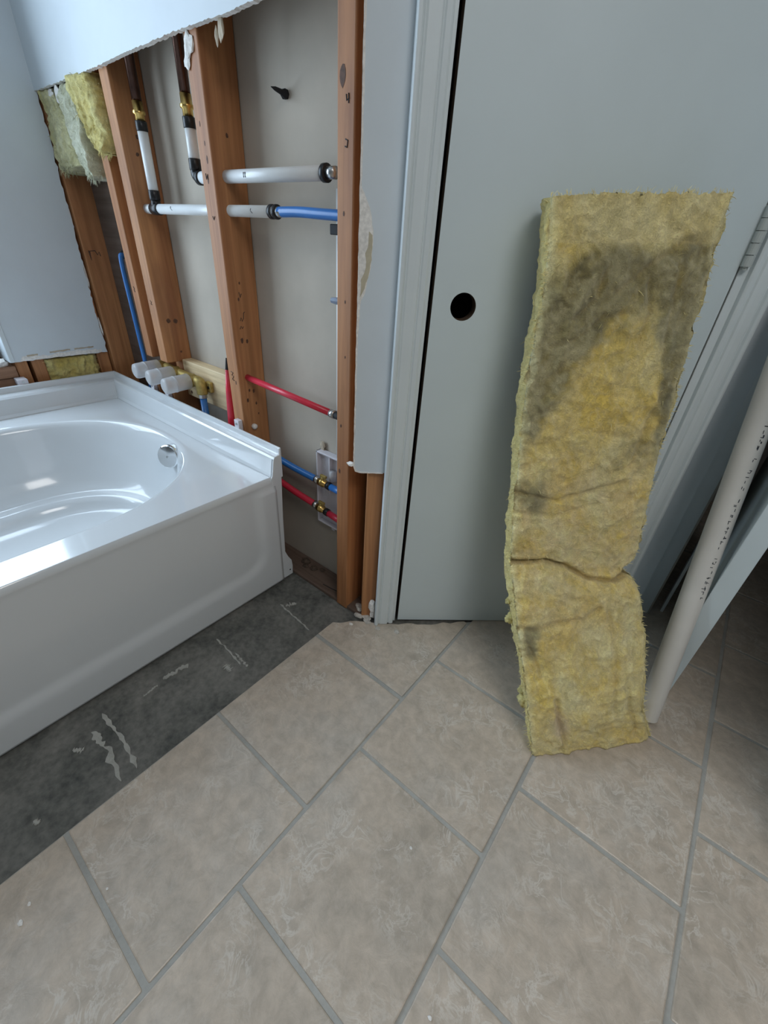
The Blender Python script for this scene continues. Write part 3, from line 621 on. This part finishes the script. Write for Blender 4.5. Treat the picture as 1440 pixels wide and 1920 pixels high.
# red tube running between the studs
rt = tag(empty('red_tube', (-1.15, 0.78, 0.64)), 'straight red supply tube crossing from the big stud to the end stud', 'pipe')
part('tube', [(-1.17, 0.772, 0.647), (-0.79, 0.785, 0.622)], 0.0092, 'pexred', rt)
part('crimp_ring', [(-0.792, 0.785, 0.6222), (-0.776, 0.7855, 0.621)], 0.0112, 'steel', rt); part('dark_sleeve', [(-0.777, 0.7855, 0.621), (-0.735, 0.787, 0.618)], 0.0098, 'black', rt)
rv = tag(empty('red_tube', (-1.23, 0.757, 0.0)), 'capped red supply tube standing upright against the big stud', 'pipe')
part('tube', curve_pts([(-1.206, 0.752, 0.0), (-1.206, 0.752, 0.30), (-1.207, 0.752, 0.48), (-1.200, 0.752, 0.62), (-1.197, 0.752, 0.645)], 8), [0.0135] * 9 + [0.0135] * 15 + [0.012] * 8 + [0.008], 'pexred', rv) if False else part('tube', [(-1.234, 0.757, 0.0), (-1.231, 0.757, 0.47), (-1.224, 0.757, 0.58), (-1.217, 0.757, 0.655)], [0.0135, 0.0135, 0.0105, 0.0065], 'pexred', rv)
part('black_cap', [(-1.2175, 0.757, 0.650), (-1.2155, 0.757, 0.670), (-1.2145, 0.757, 0.690)], [0.0068, 0.005, 0.002], 'black', rv)
# lower blue and red tubes with valves at the laundry box
def valved(name, label, P0, P1, P2, P3, mat):
    t = tag(empty(name, P0), label, 'pipe')
    part('tube', curve_pts([P0, tuple(Vector(P0).lerp(Vector(P1), .5) + Vector((0, 0, -.004))), P1], 8), 0.0108, mat, t)
    d = (Vector(P2) - Vector(P1)).normalized(); p = Vector(P1)
    part('crimp_ring', [p - d * .006, p + d * .006], 0.0128, 'steel', t)
    part('brass_valve', [p + d * .006, p + d * .012, p + d * .013, p + d * .030, p + d * .031, p + d * .044], [.009, .009, .0135, .0135, .0105, .0105], 'brass', t)
    v = part('valve_handle', [p + d * .024, p + d * .024 + Vector((0.004, -0.004, .022))], 0.005, 'castbrass', t)
    obj('lever', box(*(sum([[c - e, c + e] for c, e in zip(p + d * .028 + Vector((.004, -.004, .026)), (.012, .004, .004))], []))), M['castbrass'], v, bevel=0.001)
    part('crimp_ring', [p + d * .044, p + d * .058], 0.0122, 'blackring', t)
    part('tube', [p + d * .055, Vector(P3)], 0.0105, mat, t); return t
valved('blue_tube', 'blue supply tube with brass stop valve in front of the laundry box', (-1.10, 0.795, 0.402), (-0.868, 0.800, 0.383), (-0.80, 0.80, 0.380), (-0.73, 0.800, 0.377), 'pexblue')
valved('red_tube', 'red supply tube with brass stop valve low in front of the laundry box', (-1.10, 0.795, 0.320), (-0.878, 0.800, 0.287), (-0.80, 0.80, 0.278), (-0.73, 0.800, 0.270), 'pexred')
wt = tag(obj('white_tube', tube([(-0.796, 0.824, 1.11), (-0.794, 0.824, 0.8), (-0.794, 0.824, 0.478)], 0.010, 14), M['pexwhite'], smooth=True), 'slim white tube standing behind the end stud above the laundry box', 'pipe')
bv = tag(empty('blue_tube', (-1.79, 0.757, 0.0)), 'thin blue supply tube rising in the narrow corner bay', 'pipe')
part('tube', curve_pts([(-1.782, 0.757, 0.0), (-1.782, 0.757, 0.5), (-1.785, 0.757, 0.72), (-1.786, 0.757, 0.905), (-1.792, 0.770, 0.925), (-1.85, 0.80, 0.927)], 8), 0.0075, 'pexblue', bv)
part('elbow', [(-1.795, 0.772, 0.926), (-1.86, 0.803, 0.927)], 0.0115, 'black', bv)

# bath valve with plastic guards
vb = tag(empty('bath_valve', (-1.55, 0.765, 0.57)), 'brass bath valve body with three frosted plastic guards behind the tub rim', 'valve')
part('valve_body', [(-1.690, 0.768, 0.577), (-1.675, 0.768, 0.577), (-1.60, 0.768, 0.574), (-1.50, 0.768, 0.571), (-1.425, 0.768, 0.570)], [.014, .017, .0165, .0165, .017], 'castbrass', vb)
for x, z in ((-1.656, .577), (-1.559, .573), (-1.454, .568)):
    part('bonnet', [(x, 0.772, z), (x, 0.745, z), (x, 0.738, z)], [.022, .022, .019], 'castbrass', vb)
    gd = part('plastic_guard', [(x, 0.748, z), (x, 0.746, z), (x, 0.690, z - .002), (x, 0.668, z - .003), (x, 0.661, z - .003), (x, 0.6575, z - .003)], [.024, .026, .0262, .0262, .0245, .018], 'clear', vb, 28)
    obj('guard_rib', tube([(x, 0.7005, z - .0015), (x, 0.699, z - .0015), (x, 0.694, z - .002), (x, 0.6925, z - .002)], [.0262, .0272, .0272, .0262], 28), M['clear'], gd, smooth=True)
part('elbow', curve_pts([(-1.432, 0.768, 0.570), (-1.416, 0.768, 0.566), (-1.411, 0.768, 0.548), (-1.411, 0.768, 0.530)], 6), .0185, 'castbrass', vb)
part('union_nut', [(-1.411, 0.768, 0.534), (-1.411, 0.768, 0.516)], .0145, 'steel', vb, 8, False)
part('blue_supply', [(-1.411, 0.768, 0.518), (-1.414, 0.768, 0.30), (-1.415, 0.768, 0.05)], .0115, 'pexblue', vb)
ear = obj('mounting_ear', box(-1.408, -1.380, 0.782, 0.7965, 0.535, 0.572), M['castbrass'], vb, bevel=0.004)
obj('screw', tube([(-1.390, 0.783, 0.553), (-1.390, 0.779, 0.553)], .005, 12), M['blackring'], ear)

# laundry outlet box
lb = tag(empty('laundry_box', (-0.82, YB, 0.22)), 'white plastic laundry outlet box set into the backing board', 'outlet box')
obj('back_plate', box(-0.880, -0.745, 0.829, 0.8355, 0.222, 0.470), M['whiteplastic'], lb, bevel=0.002)
for b in [(-0.884, -0.878, 0.812, 0.836, 0.218, 0.474), (-0.884, -0.742, 0.812, 0.836, 0.468, 0.474), (-0.884, -0.742, 0.812, 0.836, 0.218, 0.224), (-0.748, -0.742, 0.812, 0.836, 0.218, 0.474)]: obj('rim', box(*b), M['whiteplastic'], lb, bevel=0.0015)
for z in (0.44, 0.415, 0.33, 0.305): obj('knockout', tube([(-0.866, 0.8295, z), (-0.866, 0.8275, z)], .006, 14), M['whiteplastic'], lb)
obj('divider', box(-0.832, -0.828, 0.815, 0.83, 0.34, 0.468), M['whiteplastic'], lb)
obj('valve_stub', tube([(-0.815, 0.815, 0.395), (-0.815, 0.815, 0.425)], .011, 14), M['clear'], lb, smooth=True)
obj('bracket_tab', box(-0.83, -0.815, 0.822, 0.835, 0.200, 0.220), M['whiteplastic'], lb, bevel=0.002)
# clips and anchor
tag(obj('cable_clip', box(-0.790, -0.727, 0.784, 0.80, 1.026, 1.046), M['black'], bevel=0.002), 'small black clip on the end stud below the blue tube', 'clip')
tag(obj('cable_clip', tube([(-0.7272, 0.79, 0.897), (-0.775, 0.79, 0.897), (-0.790, 0.79, 0.897), (-0.793, 0.79, 0.897)], [.0085, .0085, .0065, .003], 6), M['greyplastic'], bevel=0.001), 'small grey plastic clip poking out beside the end stud', 'clip')
an = tag(empty('wall_anchor', (-0.972, YB, 1.276)), 'black screw anchor poking through the grey backing board', 'anchor')
part('screw_tip', [(-0.972, YB + .002, 1.276), (-0.972, YB - .012, 1.277), (-0.972, YB - .030, 1.279), (-0.972, YB - .042, 1.280)], [.0055, .0055, .004, .0006], 'black', an, 8)
part('anchor_wing', [(-0.972, YB + .002, 1.276), (-0.972, YB - .008, 1.276), (-0.972, YB - .016, 1.276)], [.0085, .0095, .004], 'black', an, 6, False)

# ================================================================== INSULATION IN THE CORNER
def wool_piece(name, outline, y_front, thick, mat, label, seed, bulge=0.012, group=None, axis='y'):
    """torn piece of glass wool: outline in (x,z), lumpy front, depth thick"""
    xs = [p[0] for p in outline]; zs_ = [p[1] for p in outline]; bm = bmesh.new(); nx, nz_ = 54, 64
    x0, x1, z0, z1 = min(xs), max(xs), min(zs_), max(zs_)
    def span(z):
        hits = []
        for (ax, az), (bx, bz) in zip(outline, outline[1:] + outline[:1]):
            if (az <= z < bz) or (bz <= z < az): hits.append(ax + (bx - ax) * (z - az) / (bz - az))
        return (min(hits), max(hits)) if len(hits) >= 2 else None
    F, Bk = [], []
    for k in range(nz_ + 1):
        z = z0 + (z1 - z0) * (0.004 + 0.992 * k / nz_); sp = span(z) or ((x0 + x1) / 2,) * 2
        rf, rb = [], []
        for i in range(nx + 1):
            u = i / nx; x = sp[0] + (sp[1] - sp[0]) * u
            e = min(1, min(u, 1 - u) * 12) * min(1, min(k, nz_ - k) / 3); e = math.sqrt(max(0, e))
            q = Vector((x * 14 + seed, z * 14, seed * 3)); nn_ = noise.fractal(q, 1.0, 2.0, 5) * 0.011 + noise.noise(q * 5) * 0.004 - (1 - min(1, abs(noise.noise(Vector((x * 34 + seed, z * 9, seed)))) * 2.5)) ** 2 * 0.007
            jx = noise.noise(Vector((z * 90, u * 5, seed))) * 0.006 + noise.noise(Vector((z * 23, u, seed + 9))) * 0.009; jz = noise.noise(Vector((x * 90, 3, seed))) * 0.012 * (1 if k in (0, 1) else 0.3)
            rf.append((x + jx, y_front - bulge * e + nn_ + (1 - e) * 0.008, z + jz)); rb.append((x + jx, y_front + thick, z + jz))
        F.append(rf); Bk.append(rb)
    tr = (lambda p: p) if axis == 'y' else (lambda p: (-(p[1] - y_front) + WX - 0.018, p[0], p[2]))
    fv = [[bm.verts.new(tr(p)) for p in r] for r in F]; bv_ = [[bm.verts.new(tr(p)) for p in r] for r in Bk]
    for k in range(nz_):
        for i in range(nx):
            bm.faces.new((fv[k][i], fv[k][i + 1], fv[k + 1][i + 1], fv[k + 1][i])); bm.faces.new((bv_[k][i], bv_[k + 1][i], bv_[k + 1][i + 1], bv_[k][i + 1]))
        for i in (0, nx): bm.faces.new((fv[k][i], fv[k + 1][i], bv_[k + 1][i], bv_[k][i]))
    for k in (0, nz_):
        for i in range(nx): bm.faces.new((fv[k][i], fv[k][i + 1], bv_[k][i + 1], bv_[k][i]))
    body = tag(obj(name, bm, M[mat], smooth=True), label, 'insulation', group)
    fb_ = bmesh.new(); rn = random.Random(seed)
    for _ in range(160):
        k = rn.choice([rn.randrange(0, 4), rn.randrange(0, nz_)]); i = rn.choice([0, nx, rn.randrange(0, nx), rn.randrange(0, nx)]); p = Vector(F[k][i])
        dr = Vector((rn.uniform(-1, 1) + (1.2 if i == nx else -1.2 if i == 0 else 0), -rn.uniform(0.1, .6), rn.uniform(-.6, .5) - (1.0 if k < 4 else 0))).normalized(); ln = rn.uniform(.006, .016)
        a_ = [tr(tuple(p)), tr(tuple(p + dr * ln * .5)), tr(tuple(p + dr * ln + Vector((rn.uniform(-.3, .3), 0, -.3)) * ln))]
        add_tube(fb_, a_, [.0008, .0007, .0002], 3, False)
    f_ = obj('loose_fibres', fb_, M[mat], body); f_['kind'] = 'stuff'
    return body
wool_piece('insulation_batt', [(-2.045, 1.362), (-1.955, 1.362), (-1.93, 1.330), (-1.91, 1.305), (-1.895, 1.265), (-1.878, 1.215), (-1.868, 1.168), (-2.04, 1.150), (-2.047, 1.20)], YS + 0.004, 0.07, 'wool', 'yellow insulation block stuffed in the top of the corner bay', 4)
wool_piece('insulation_strip', [(-1.895, 1.315), (-1.872, 1.36), (-1.800, 1.362), (-1.790, 1.25), (-1.772, 1.165), (-1.775, 1.138), (-1.832, 1.130), (-1.845, 1.165), (-1.868, 1.23), (-1.895, 1.28)], YS + 0.004, 0.05, 'woolpale', 'pale torn insulation strip hanging next to the corner block', 11, 0.014)
wool_piece('insulation_strip', [(-1.800, 1.364), (-1.675, 1.366), (-1.640, 1.30), (-1.626, 1.235), (-1.640, 1.185), (-1.690, 1.190), (-1.742, 1.225), (-1.775, 1.275)], YS - 0.004, 0.040, 'wooldeep', 'deep yellow torn insulation strip wedged between the paired studs', 17, 0.014)
wool_piece('insulation_batt', [(0.508, 0.40), (0.507, 0.557), (0.692, 0.557), (0.692, 0.40)], 0.0, 0.07, 'wooldeep', 'yellow insulation showing below the torn edge of the window wall', 23, 0.006, axis='x')

# ================================================================== LEANING INSULATION BATT
ST = [(0.163, .100, 1.101, 0.470, .100, 1.124), (0.171, .112, 1.040, 0.469, .112, 1.058), (0.180, .125, .952, 0.475, .125, .969), (0.178, .135, .872, 0.480, .135, .888), (0.181, .150, .776, 0.486, .150, .790),
      (0.189, .170, .671, 0.486, .170, .684), (0.202, .185, .552, 0.501, .185, .562), (0.211, .200, .462, 0.514, .200, .471), (0.220, .210, .408, 0.514, .210, .396), (0.228, .245, .358, 0.529, .245, .361),
      (0.242, .285, .279, 0.554, .285, .273), (0.265, .340, .177, 0.560, .340, .188), (0.278, .395, .094, 0.564, .380, .105), (0.298, .432, .002, 0.618, .392, .002)]
def cr1(a, b, c, d, t): return 0.5 * (2 * b + (c - a) * t + (2 * a - 5 * b + 4 * c - d) * t * t + (3 * b - a - 3 * c + d) * t ** 3)
PL = [dw(*s[:3]) for s in ST]; PR = [dw(*s[3:]) for s in ST]
def samp(P, t):
    t = max(0, min(len(P) - 1.0001, t)); k = int(t); g_ = lambda i: P[max(0, min(len(P) - 1, i))]
    return Vector([cr1(g_(k - 1)[j], g_(k)[j], g_(k + 1)[j], g_(k + 2)[j], t - k) for j in range(3)])
# arc length table
acc = [0]
for i in range(1, len(PL)): acc.append(acc[-1] + ((PL[i] + PR[i]) / 2 - (PL[i - 1] + PR[i - 1]) / 2).length)
TOT = acc[-1]
def at_v(v):
    L = v * TOT
    for i in range(1, len(acc)):
        if L <= acc[i] + 1e-9: return i - 1 + (L - acc[i - 1]) / (acc[i] - acc[i - 1])
    return len(acc) - 1
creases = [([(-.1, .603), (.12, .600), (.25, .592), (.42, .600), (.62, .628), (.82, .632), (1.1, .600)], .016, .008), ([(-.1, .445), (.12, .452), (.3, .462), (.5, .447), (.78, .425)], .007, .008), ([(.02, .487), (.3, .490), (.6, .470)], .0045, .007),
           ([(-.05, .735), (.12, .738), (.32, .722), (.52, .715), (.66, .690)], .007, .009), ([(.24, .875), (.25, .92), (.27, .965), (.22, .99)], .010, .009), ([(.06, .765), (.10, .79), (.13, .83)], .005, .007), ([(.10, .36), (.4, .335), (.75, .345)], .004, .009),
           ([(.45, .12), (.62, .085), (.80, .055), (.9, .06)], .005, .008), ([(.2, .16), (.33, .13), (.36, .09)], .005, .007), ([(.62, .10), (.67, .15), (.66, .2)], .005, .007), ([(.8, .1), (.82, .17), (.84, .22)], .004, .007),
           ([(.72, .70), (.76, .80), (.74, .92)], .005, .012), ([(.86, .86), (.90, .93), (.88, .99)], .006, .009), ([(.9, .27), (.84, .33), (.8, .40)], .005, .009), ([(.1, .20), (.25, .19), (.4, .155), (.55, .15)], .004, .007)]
def seg_d(u, v, pts):
    best = 9
    for (a, b), (c, d) in zip(pts, pts[1:]):
        ax, ay, bx, by = a * .31, b * TOT, c * .31, d * TOT; px_, py_ = u * .31, v * TOT
        t = max(0, min(1, ((px_ - ax) * (bx - ax) + (py_ - ay) * (by - ay)) / ((bx - ax) ** 2 + (by - ay) ** 2)))
        best = min(best, math.hypot(px_ - ax - t * (bx - ax), py_ - ay - t * (by - ay)))
    return best
def interp(tab, u):
    for (a, b), (c, d) in zip(tab, tab[1:]):
        if u <= c: return b + (d - b) * max(0, (u - a)) / (c - a)
    return tab[-1][1]
SB = [(0, .37), (.08, .345), (.2, .29), (.34, .225), (.45, .18), (.58, .16), (.72, .17), (.82, .205), (.88, .28), (.94, .36), (1, .40)]
def lerp3(a, b, t): return tuple(x + (y - x) * t for x, y in zip(a, b))
def wool_col(u, v, side):
    q = Vector((u * 4.2, v * 15, 2.0)); f1 = noise.fractal(q, 1.0, 2.0, 5); f2 = noise.fractal(q * 2.7 + Vector((9, 0, 0)), 1.0, 2.0, 4)
    wq = Vector((u * 9 + f1 * 1.2, v * 26 + f2 * 1.0, 7)); f3 = 1 - 2.4 * abs(noise.noise(wq)) - .35
    c = lerp3((0.95, 0.72, 0.19), (1.0, 0.90, 0.46), max(0, min(1, .42 + f1 * .9)))
    tan = max(0, min(1, 1.15 - abs(v - .52) * 4.2)) * max(0, min(1, .5 + f2)) + max(0, min(1, 1 - abs(v - .72) * 7)) * max(0, .55 - abs(u - .35))
    c = lerp3(c, (1.0, 0.78, 0.42), min(.6, tan * .5))
    sat = max(0, 1 - abs(v - .27) * 6) * max(0, 1 - abs(u - .45) * 2.2); c = lerp3(c, (0.90, 0.65, 0.12), min(.7, sat))
    vb_ = interp(SB, u) + f2 * .022 + f1 * .012; vt = .058 + .03 * noise.noise(Vector((u * 3.5, 1, 4))) + f1 * .03 + .025 * max(0, .25 - u) * 4
    m = smooth((v - vt + .02) / .05) * smooth((vb_ - v + .035) / .075)
    m *= (0.86 + 0.25 * f2)
    c = lerp3(c, (1.0, 0.88, 0.56), max(0, f3) * .45)
    dark = lerp3((0.17, 0.155, 0.075), (0.50, 0.45, 0.25), max(0, min(1, .40 + f2 * 1.0 + f3 * .6)))
    c = lerp3(c, dark, max(0, min(.93, m)))
    if v < .06: c = lerp3(c, (0.92, 0.78, 0.38), .5)
    for (uu, vv, r, k) in [(.08, .455, .06, .6), (.17, .46, .05, .5), (.10, .745, .035, .7), (.08, .78, .035, .8), (.72, .40, .03, .5), (.86, .36, .07, .5), (.9, .30, .05, .5)]:
        d = math.hypot((u - uu) * .31, (v - vv) * TOT) / (r * .9); c = lerp3(c, (0.20, 0.18, 0.09), k * smooth(1 - d + f1 * .5))
    dt = math.hypot((u - .25) * .31 * 1.6, (v - .93) * TOT); c = lerp3(c, (0.84, 0.68, 0.46), .8 * smooth(1 - dt / .06 + f2 * .4))
    if side: c = lerp3(c, (1.0, 0.84, 0.32), .8)
    return c
NU, NV, NT = 108, 360, 12
TH = 0.080
bm = bmesh.new(); cols = {}
def frame_at(v):
    t = at_v(v); Lp, Rp = samp(PL, t), samp(PR, t); t2 = min(len(PL) - 1, t + .35); t1 = max(0, t - .35)
    dv = ((samp(PL, t2) + samp(PR, t2)) - (samp(PL, t1) + samp(PR, t1))).normalized(); du = (Rp - Lp).normalized()
    return Lp, Rp, du, dv, du.cross(dv).normalized() * -1
grid = []
for j in range(NV + 1):
    v = j / NV; Lp, Rp, du, dv, n = frame_at(v)
    if n.dot(DN) < 0: n = -n
    # batt back leans away from the front face, level at the foot so it stands on the floor
    ring_ = []
    thk = TH * (0.86 if v > .9 else 1)
    nb = -n * thk
    nbl = Vector((-0.53, 0.848, 0)) * thk; mixk = smooth((v - .72) / .28) * .9 + smooth((.12 - v) / .12) * .8
    nb = Vector((nbl.x, nbl.y, nb.z * (1 - min(1, mixk)))); 
    if v > .7: nb.z = min(nb.z, 0) * (1 - smooth((v - .7) / .3)) + max(nb.z, 0)
    loop = [('f', i / NU, 0) for i in range(NU + 1)] + [('r', 1, k / NT) for k in range(1, NT)] + [('b', 1 - i / NU, 1) for i in range(0, NU + 1, 4)] + [('l', 0, 1 - k / NT) for k in range(1, NT)]
    for kind, u, tt in loop:
        p = Lp.lerp(Rp, u) + nb * tt
        e = min(1, min(u, 1 - u) / .05); round_ = (1 - math.sqrt(max(0, 1 - (1 - e) ** 2))) * 0.007
        q = p * 16
        wp = p + Vector((noise.noise(p * 9), noise.noise(p * 9 + Vector((5, 0, 0))), noise.noise(p * 9 + Vector((0, 5, 0))))) * 0.035
        rid = lambda k, o_: 1 - min(1, abs(noise.noise(wp * k + Vector((o_, 0, 0)))) * 2.6)
        d = noise.fractal(q, 1.0, 2.0, 5) * 0.0045 + rid(13, 4) ** 2 * 0.0050 + rid(30, 9) ** 2 * 0.0030 - 0.003 + noise.noise(p * 75) * 0.0016 + noise.noise(p * 150) * 0.0008
        if kind == 'f':
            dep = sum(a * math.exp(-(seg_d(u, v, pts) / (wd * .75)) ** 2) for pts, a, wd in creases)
            pil = 0.010 * smooth(min(u, 1 - u) / .25)
            p = p + n * (d + pil * 0.4 - dep - round_)
            p += du * (noise.noise(Vector((v * 130, u * 6, 5))) * .0022)
            ec = max(0, 1 - e)
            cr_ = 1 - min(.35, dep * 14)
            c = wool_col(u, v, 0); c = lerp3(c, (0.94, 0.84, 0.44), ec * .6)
            c = lerp3(c, (0.34, 0.22, 0.07), min(.55, dep * 34)) if dep > .003 else c  # shade of the folds painted into the wool colour
        elif kind in 'rl':
            sg = 1 if kind == 'r' else -1
            wob = noise.fractal(Vector((v * 34, tt * 2.5, 3 + sg)), 1.0, 2.0, 5) * .0075 + noise.noise(Vector((v * 150, tt * 10, sg))) * .003
            p = p + du * sg * (wob + .004 * math.sin(tt * math.pi)); c = wool_col(u, v, 1)
        else:
            p = p + nb.normalized() * (d * .4) * 0; c = wool_col(u, v, 0)
        # notch at the fold
        if kind in 'rf' and u > .8: p -= du * 0.020 * math.exp(-((v - .603) / .012) ** 2) * smooth((u - .8) / .2)
        if v == 0: p.z += noise.noise(Vector((u * 28, tt * 6, 8))) * .006 + noise.noise(Vector((u * 90, tt * 9, 8))) * .003
        off = (p - DA).dot(DN)
        if off < 0.0015: p += DN * (0.0015 - off)
        if p.z < 0.0008: p.z = 0.0008
        if v == 1: p.z = 0.0008
        ring_.append((p, c))
    grid.append(ring_)
nl = len(grid[0]); BV = []
for rg in grid: BV.append([bm.verts.new(p) for p, c in rg])
for j in range(NV):
    for i in range(nl): bm.faces.new((BV[j][i], BV[j][(i + 1) % nl], BV[j + 1][(i + 1) % nl], BV[j + 1][i]))
# caps: bridge front row to back row
def cap(row, vrow):
    vs = BV[row]; cen_c = None
    fr = vs[:NU + 1]; bk = vs[NU + NT:NU + NT + NU // 3 + 1]
    bmesh.ops.contextual_create(bm, geom=[e for e in bm.edges if False]) if False else bm.faces.new(vs if row else vs[::-1])
cap(0, 0); cap(NV, 1)
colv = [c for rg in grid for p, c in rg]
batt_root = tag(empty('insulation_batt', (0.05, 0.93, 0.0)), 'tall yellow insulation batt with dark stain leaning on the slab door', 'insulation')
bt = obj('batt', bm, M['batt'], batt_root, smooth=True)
ca = bt.data.color_attributes.new('fibre_and_shade_colour', 'FLOAT_COLOR', 'POINT')
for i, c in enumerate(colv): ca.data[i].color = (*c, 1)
# loose fibres and tufts along the cut edges
bm = bmesh.new(); rnd = random.Random(5)
def fibre(p, d, ln, r):
    side = Vector((rnd.uniform(-1, 1), rnd.uniform(-1, 1), rnd.uniform(-1, 1)))
    pts = [p, p + d * ln * .5 + side * ln * .12, p + d * ln + side * ln * .3 - Vector((0, 0, ln * .15))]
    add_tube(bm, pts, [r, r * .8, r * .25], 3, False)
for k in range(1500):
    j = rnd.randrange(2, NV - 1); v = j / NV; Lp, Rp, du, dv, n = frame_at(v)
    mode = rnd.random()
    if mode < .36: i = rnd.choice([0, 0, 1, nl - 2, nl - 5]) ; d = -du + n * rnd.uniform(-.3, .5) + dv * rnd.uniform(-.5, .6)
    elif mode < .78: i = NU + rnd.randrange(-1, NT - 2); d = du + n * rnd.uniform(-.3, .5) + dv * rnd.uniform(-.5, .6)
    elif mode < .86: j = 0; i = rnd.randrange(0, NU); d = Vector((0, 0, 1)) + du * rnd.uniform(-.6, .6)
    else: i = rnd.randrange(1, NU); d = n * .5 + du * rnd.uniform(-1, 1) + dv * rnd.uniform(-1, 1)
    fibre(grid[j][i][0], d.normalized(), rnd.uniform(.004, .011), rnd.uniform(.00035, .0008))
fb = obj('loose_fibres', bm, M['fibre'], batt_root); fb['kind'] = 'stuff'
for vv, kk, ln in [(.735, 0, .020), (.70, 0, .014), (.905, 0, .024), (.89, 0, .018)]:
    p = grid[int(vv * NV)][nl - 8][0]; Lp, Rp, du, dv, n = frame_at(vv)
    bm = bmesh.new(); bmesh.ops.create_icosphere(bm, subdivisions=3, radius=ln * .6)
    for q in bm.verts: q.co = q.co * (1 + .6 * noise.noise(q.co * 160 + Vector((vv * 50, 0, 0)))) + p - du * ln * .25
    for q in bm.verts:
        if q.co.z < .001: q.co.z = .001
    obj('tuft', bm, M['wooldeep'], batt_root, smooth=True)

# ================================================================== LEANING PVC PIPE
b0, b1 = Vector((0.1760, 0.9880, 0.005)), Vector((0.0540, 1.2745, 1.050)); ax = (b1 - b0).normalized()
PVR = 0.0255
pv = tag(empty('plastic_pipe', (0.1755, 0.9905, 0)), 'long white plastic pipe with black print leaning behind the insulation', 'pipe')
bm = bmesh.new(); ro = add_tube(bm, [b0, b1], PVR, 40, False); ri = add_tube(bm, [b0, b1], PVR - .004, 40, False)
for q in (0, 1):
    for k in range(40): bm.faces.new((ro[q][k], ro[q][(k + 1) % 40], ri[q][(k + 1) % 40], ri[q][k]))
tb_ = obj('tube', bm, M['pvc'], pv, smooth=True)
tb_.modifiers.new('es', 'EDGE_SPLIT').split_angle = R(40)
# dot-like print: a row of short illegible strokes along the right side of the pipe
vdir = (Vector((0, 0, CAM_H)) - b0); e1 = (vdir - ax * vdir.dot(ax)).normalized(); e2 = ax.cross(e1)
if e2.dot(Vector((1, 0, 0))) < 0: e2 = -e2
rnd = random.Random(3); bm = bmesh.new(); tpos = 0.36
nrm = (e1 * math.cos(R(38)) + e2 * math.sin(R(38))); tan = (-e1 * math.sin(R(38)) + e2 * math.cos(R(38)))
while tpos < 1.0:
    ln = rnd.uniform(.004, .008)
    for kk in range(rnd.choice([1, 2, 2, 3])):
        c = b0 + ax * (tpos + rnd.uniform(0, .006)) + nrm * (PVR + .00005) + tan * rnd.uniform(-.003, .003)
        w_, l_ = rnd.choice([(.0008, ln * .5), (.003, .0008)])
        vs = [bm.verts.new(c + tan * sx * w_ + ax * sy * l_ + nrm * (0.0002 - (sx * w_) ** 2 * 18)) for sx, sy in ((-1, -1), (1, -1), (1, 1), (-1, 1))]
        bm.faces.new(vs)
    tpos += rnd.choice([.011, .012, .013, .013, .026])
pr_ = obj('print', bm, M['ink'], pv); pr_['kind'] = 'stuff'

# ================================================================== DEBRIS
chips = [((-0.628, 0.742, 0.0), .012, 'dust', 'mortar'), ((-0.605, 0.752, 0.0), .014, 'dust', ''), ((-0.590, 0.742, 0.0), .010, 'dust', ''), ((-0.640, 0.765, 0.004), .012, 'dust', ''), ((-0.655, 0.772, 0.004), .010, 'dust', ''), ((-0.548, 0.742, 0.0), .007, 'dust', ''), ((-0.495, 0.772, 0.0), .008, 'dust', ''), ((-0.622, 0.700, 0.0), .005, 'gypsum', '')]
for i, (c, r, m, _) in enumerate(chips):
    o = scrap('mortar_crumb', (c[0], c[1], c[2] + r * .22), r, 50 + i, None, m, sc=(1.3, .9, .42)); tag(o, 'pale mortar crumb on the floor at the foot of the door casing', 'debris', 'mortar crumbs by the casing')
for i, (x, y, r) in enumerate([(-0.133, 0.348, .0028), (-0.583, -0.173, .0045), (0.02, 0.188, .003), (-0.60, -0.155, .003), (-0.52, -0.06, .0022)]):
    o = scrap('plaster_speck', (x, y, .0008), r, 70 + i, None, 'gypsum', sc=(1.2, .9, .4)); tag(o, 'tiny white plaster speck on the open tile floor', 'debris', 'plaster specks on the tiles')
for i, (x, y, r) in enumerate([(-0.90, 0.80, .012), (-0.93, 0.79, .010), (-0.87, 0.815, .009), (-0.95, 0.81, .014)]):
    o = scrap('dirt_clump', (x, y, .004 + r * .3), r, 80 + i, None, 'debris', sc=(1.3, 1, .5)); tag(o, 'dark dirt clump on the plate beside the tub corner', 'debris', 'dirt on the bottom plate')
tag(obj('wire_offcut', tube([(-0.815, 0.765, .0052), (-0.78, 0.768, .0055), (-0.74, 0.775, .0052)], .0012, 6), M['black']), 'thin black wire offcut on the bottom plate', 'wire')
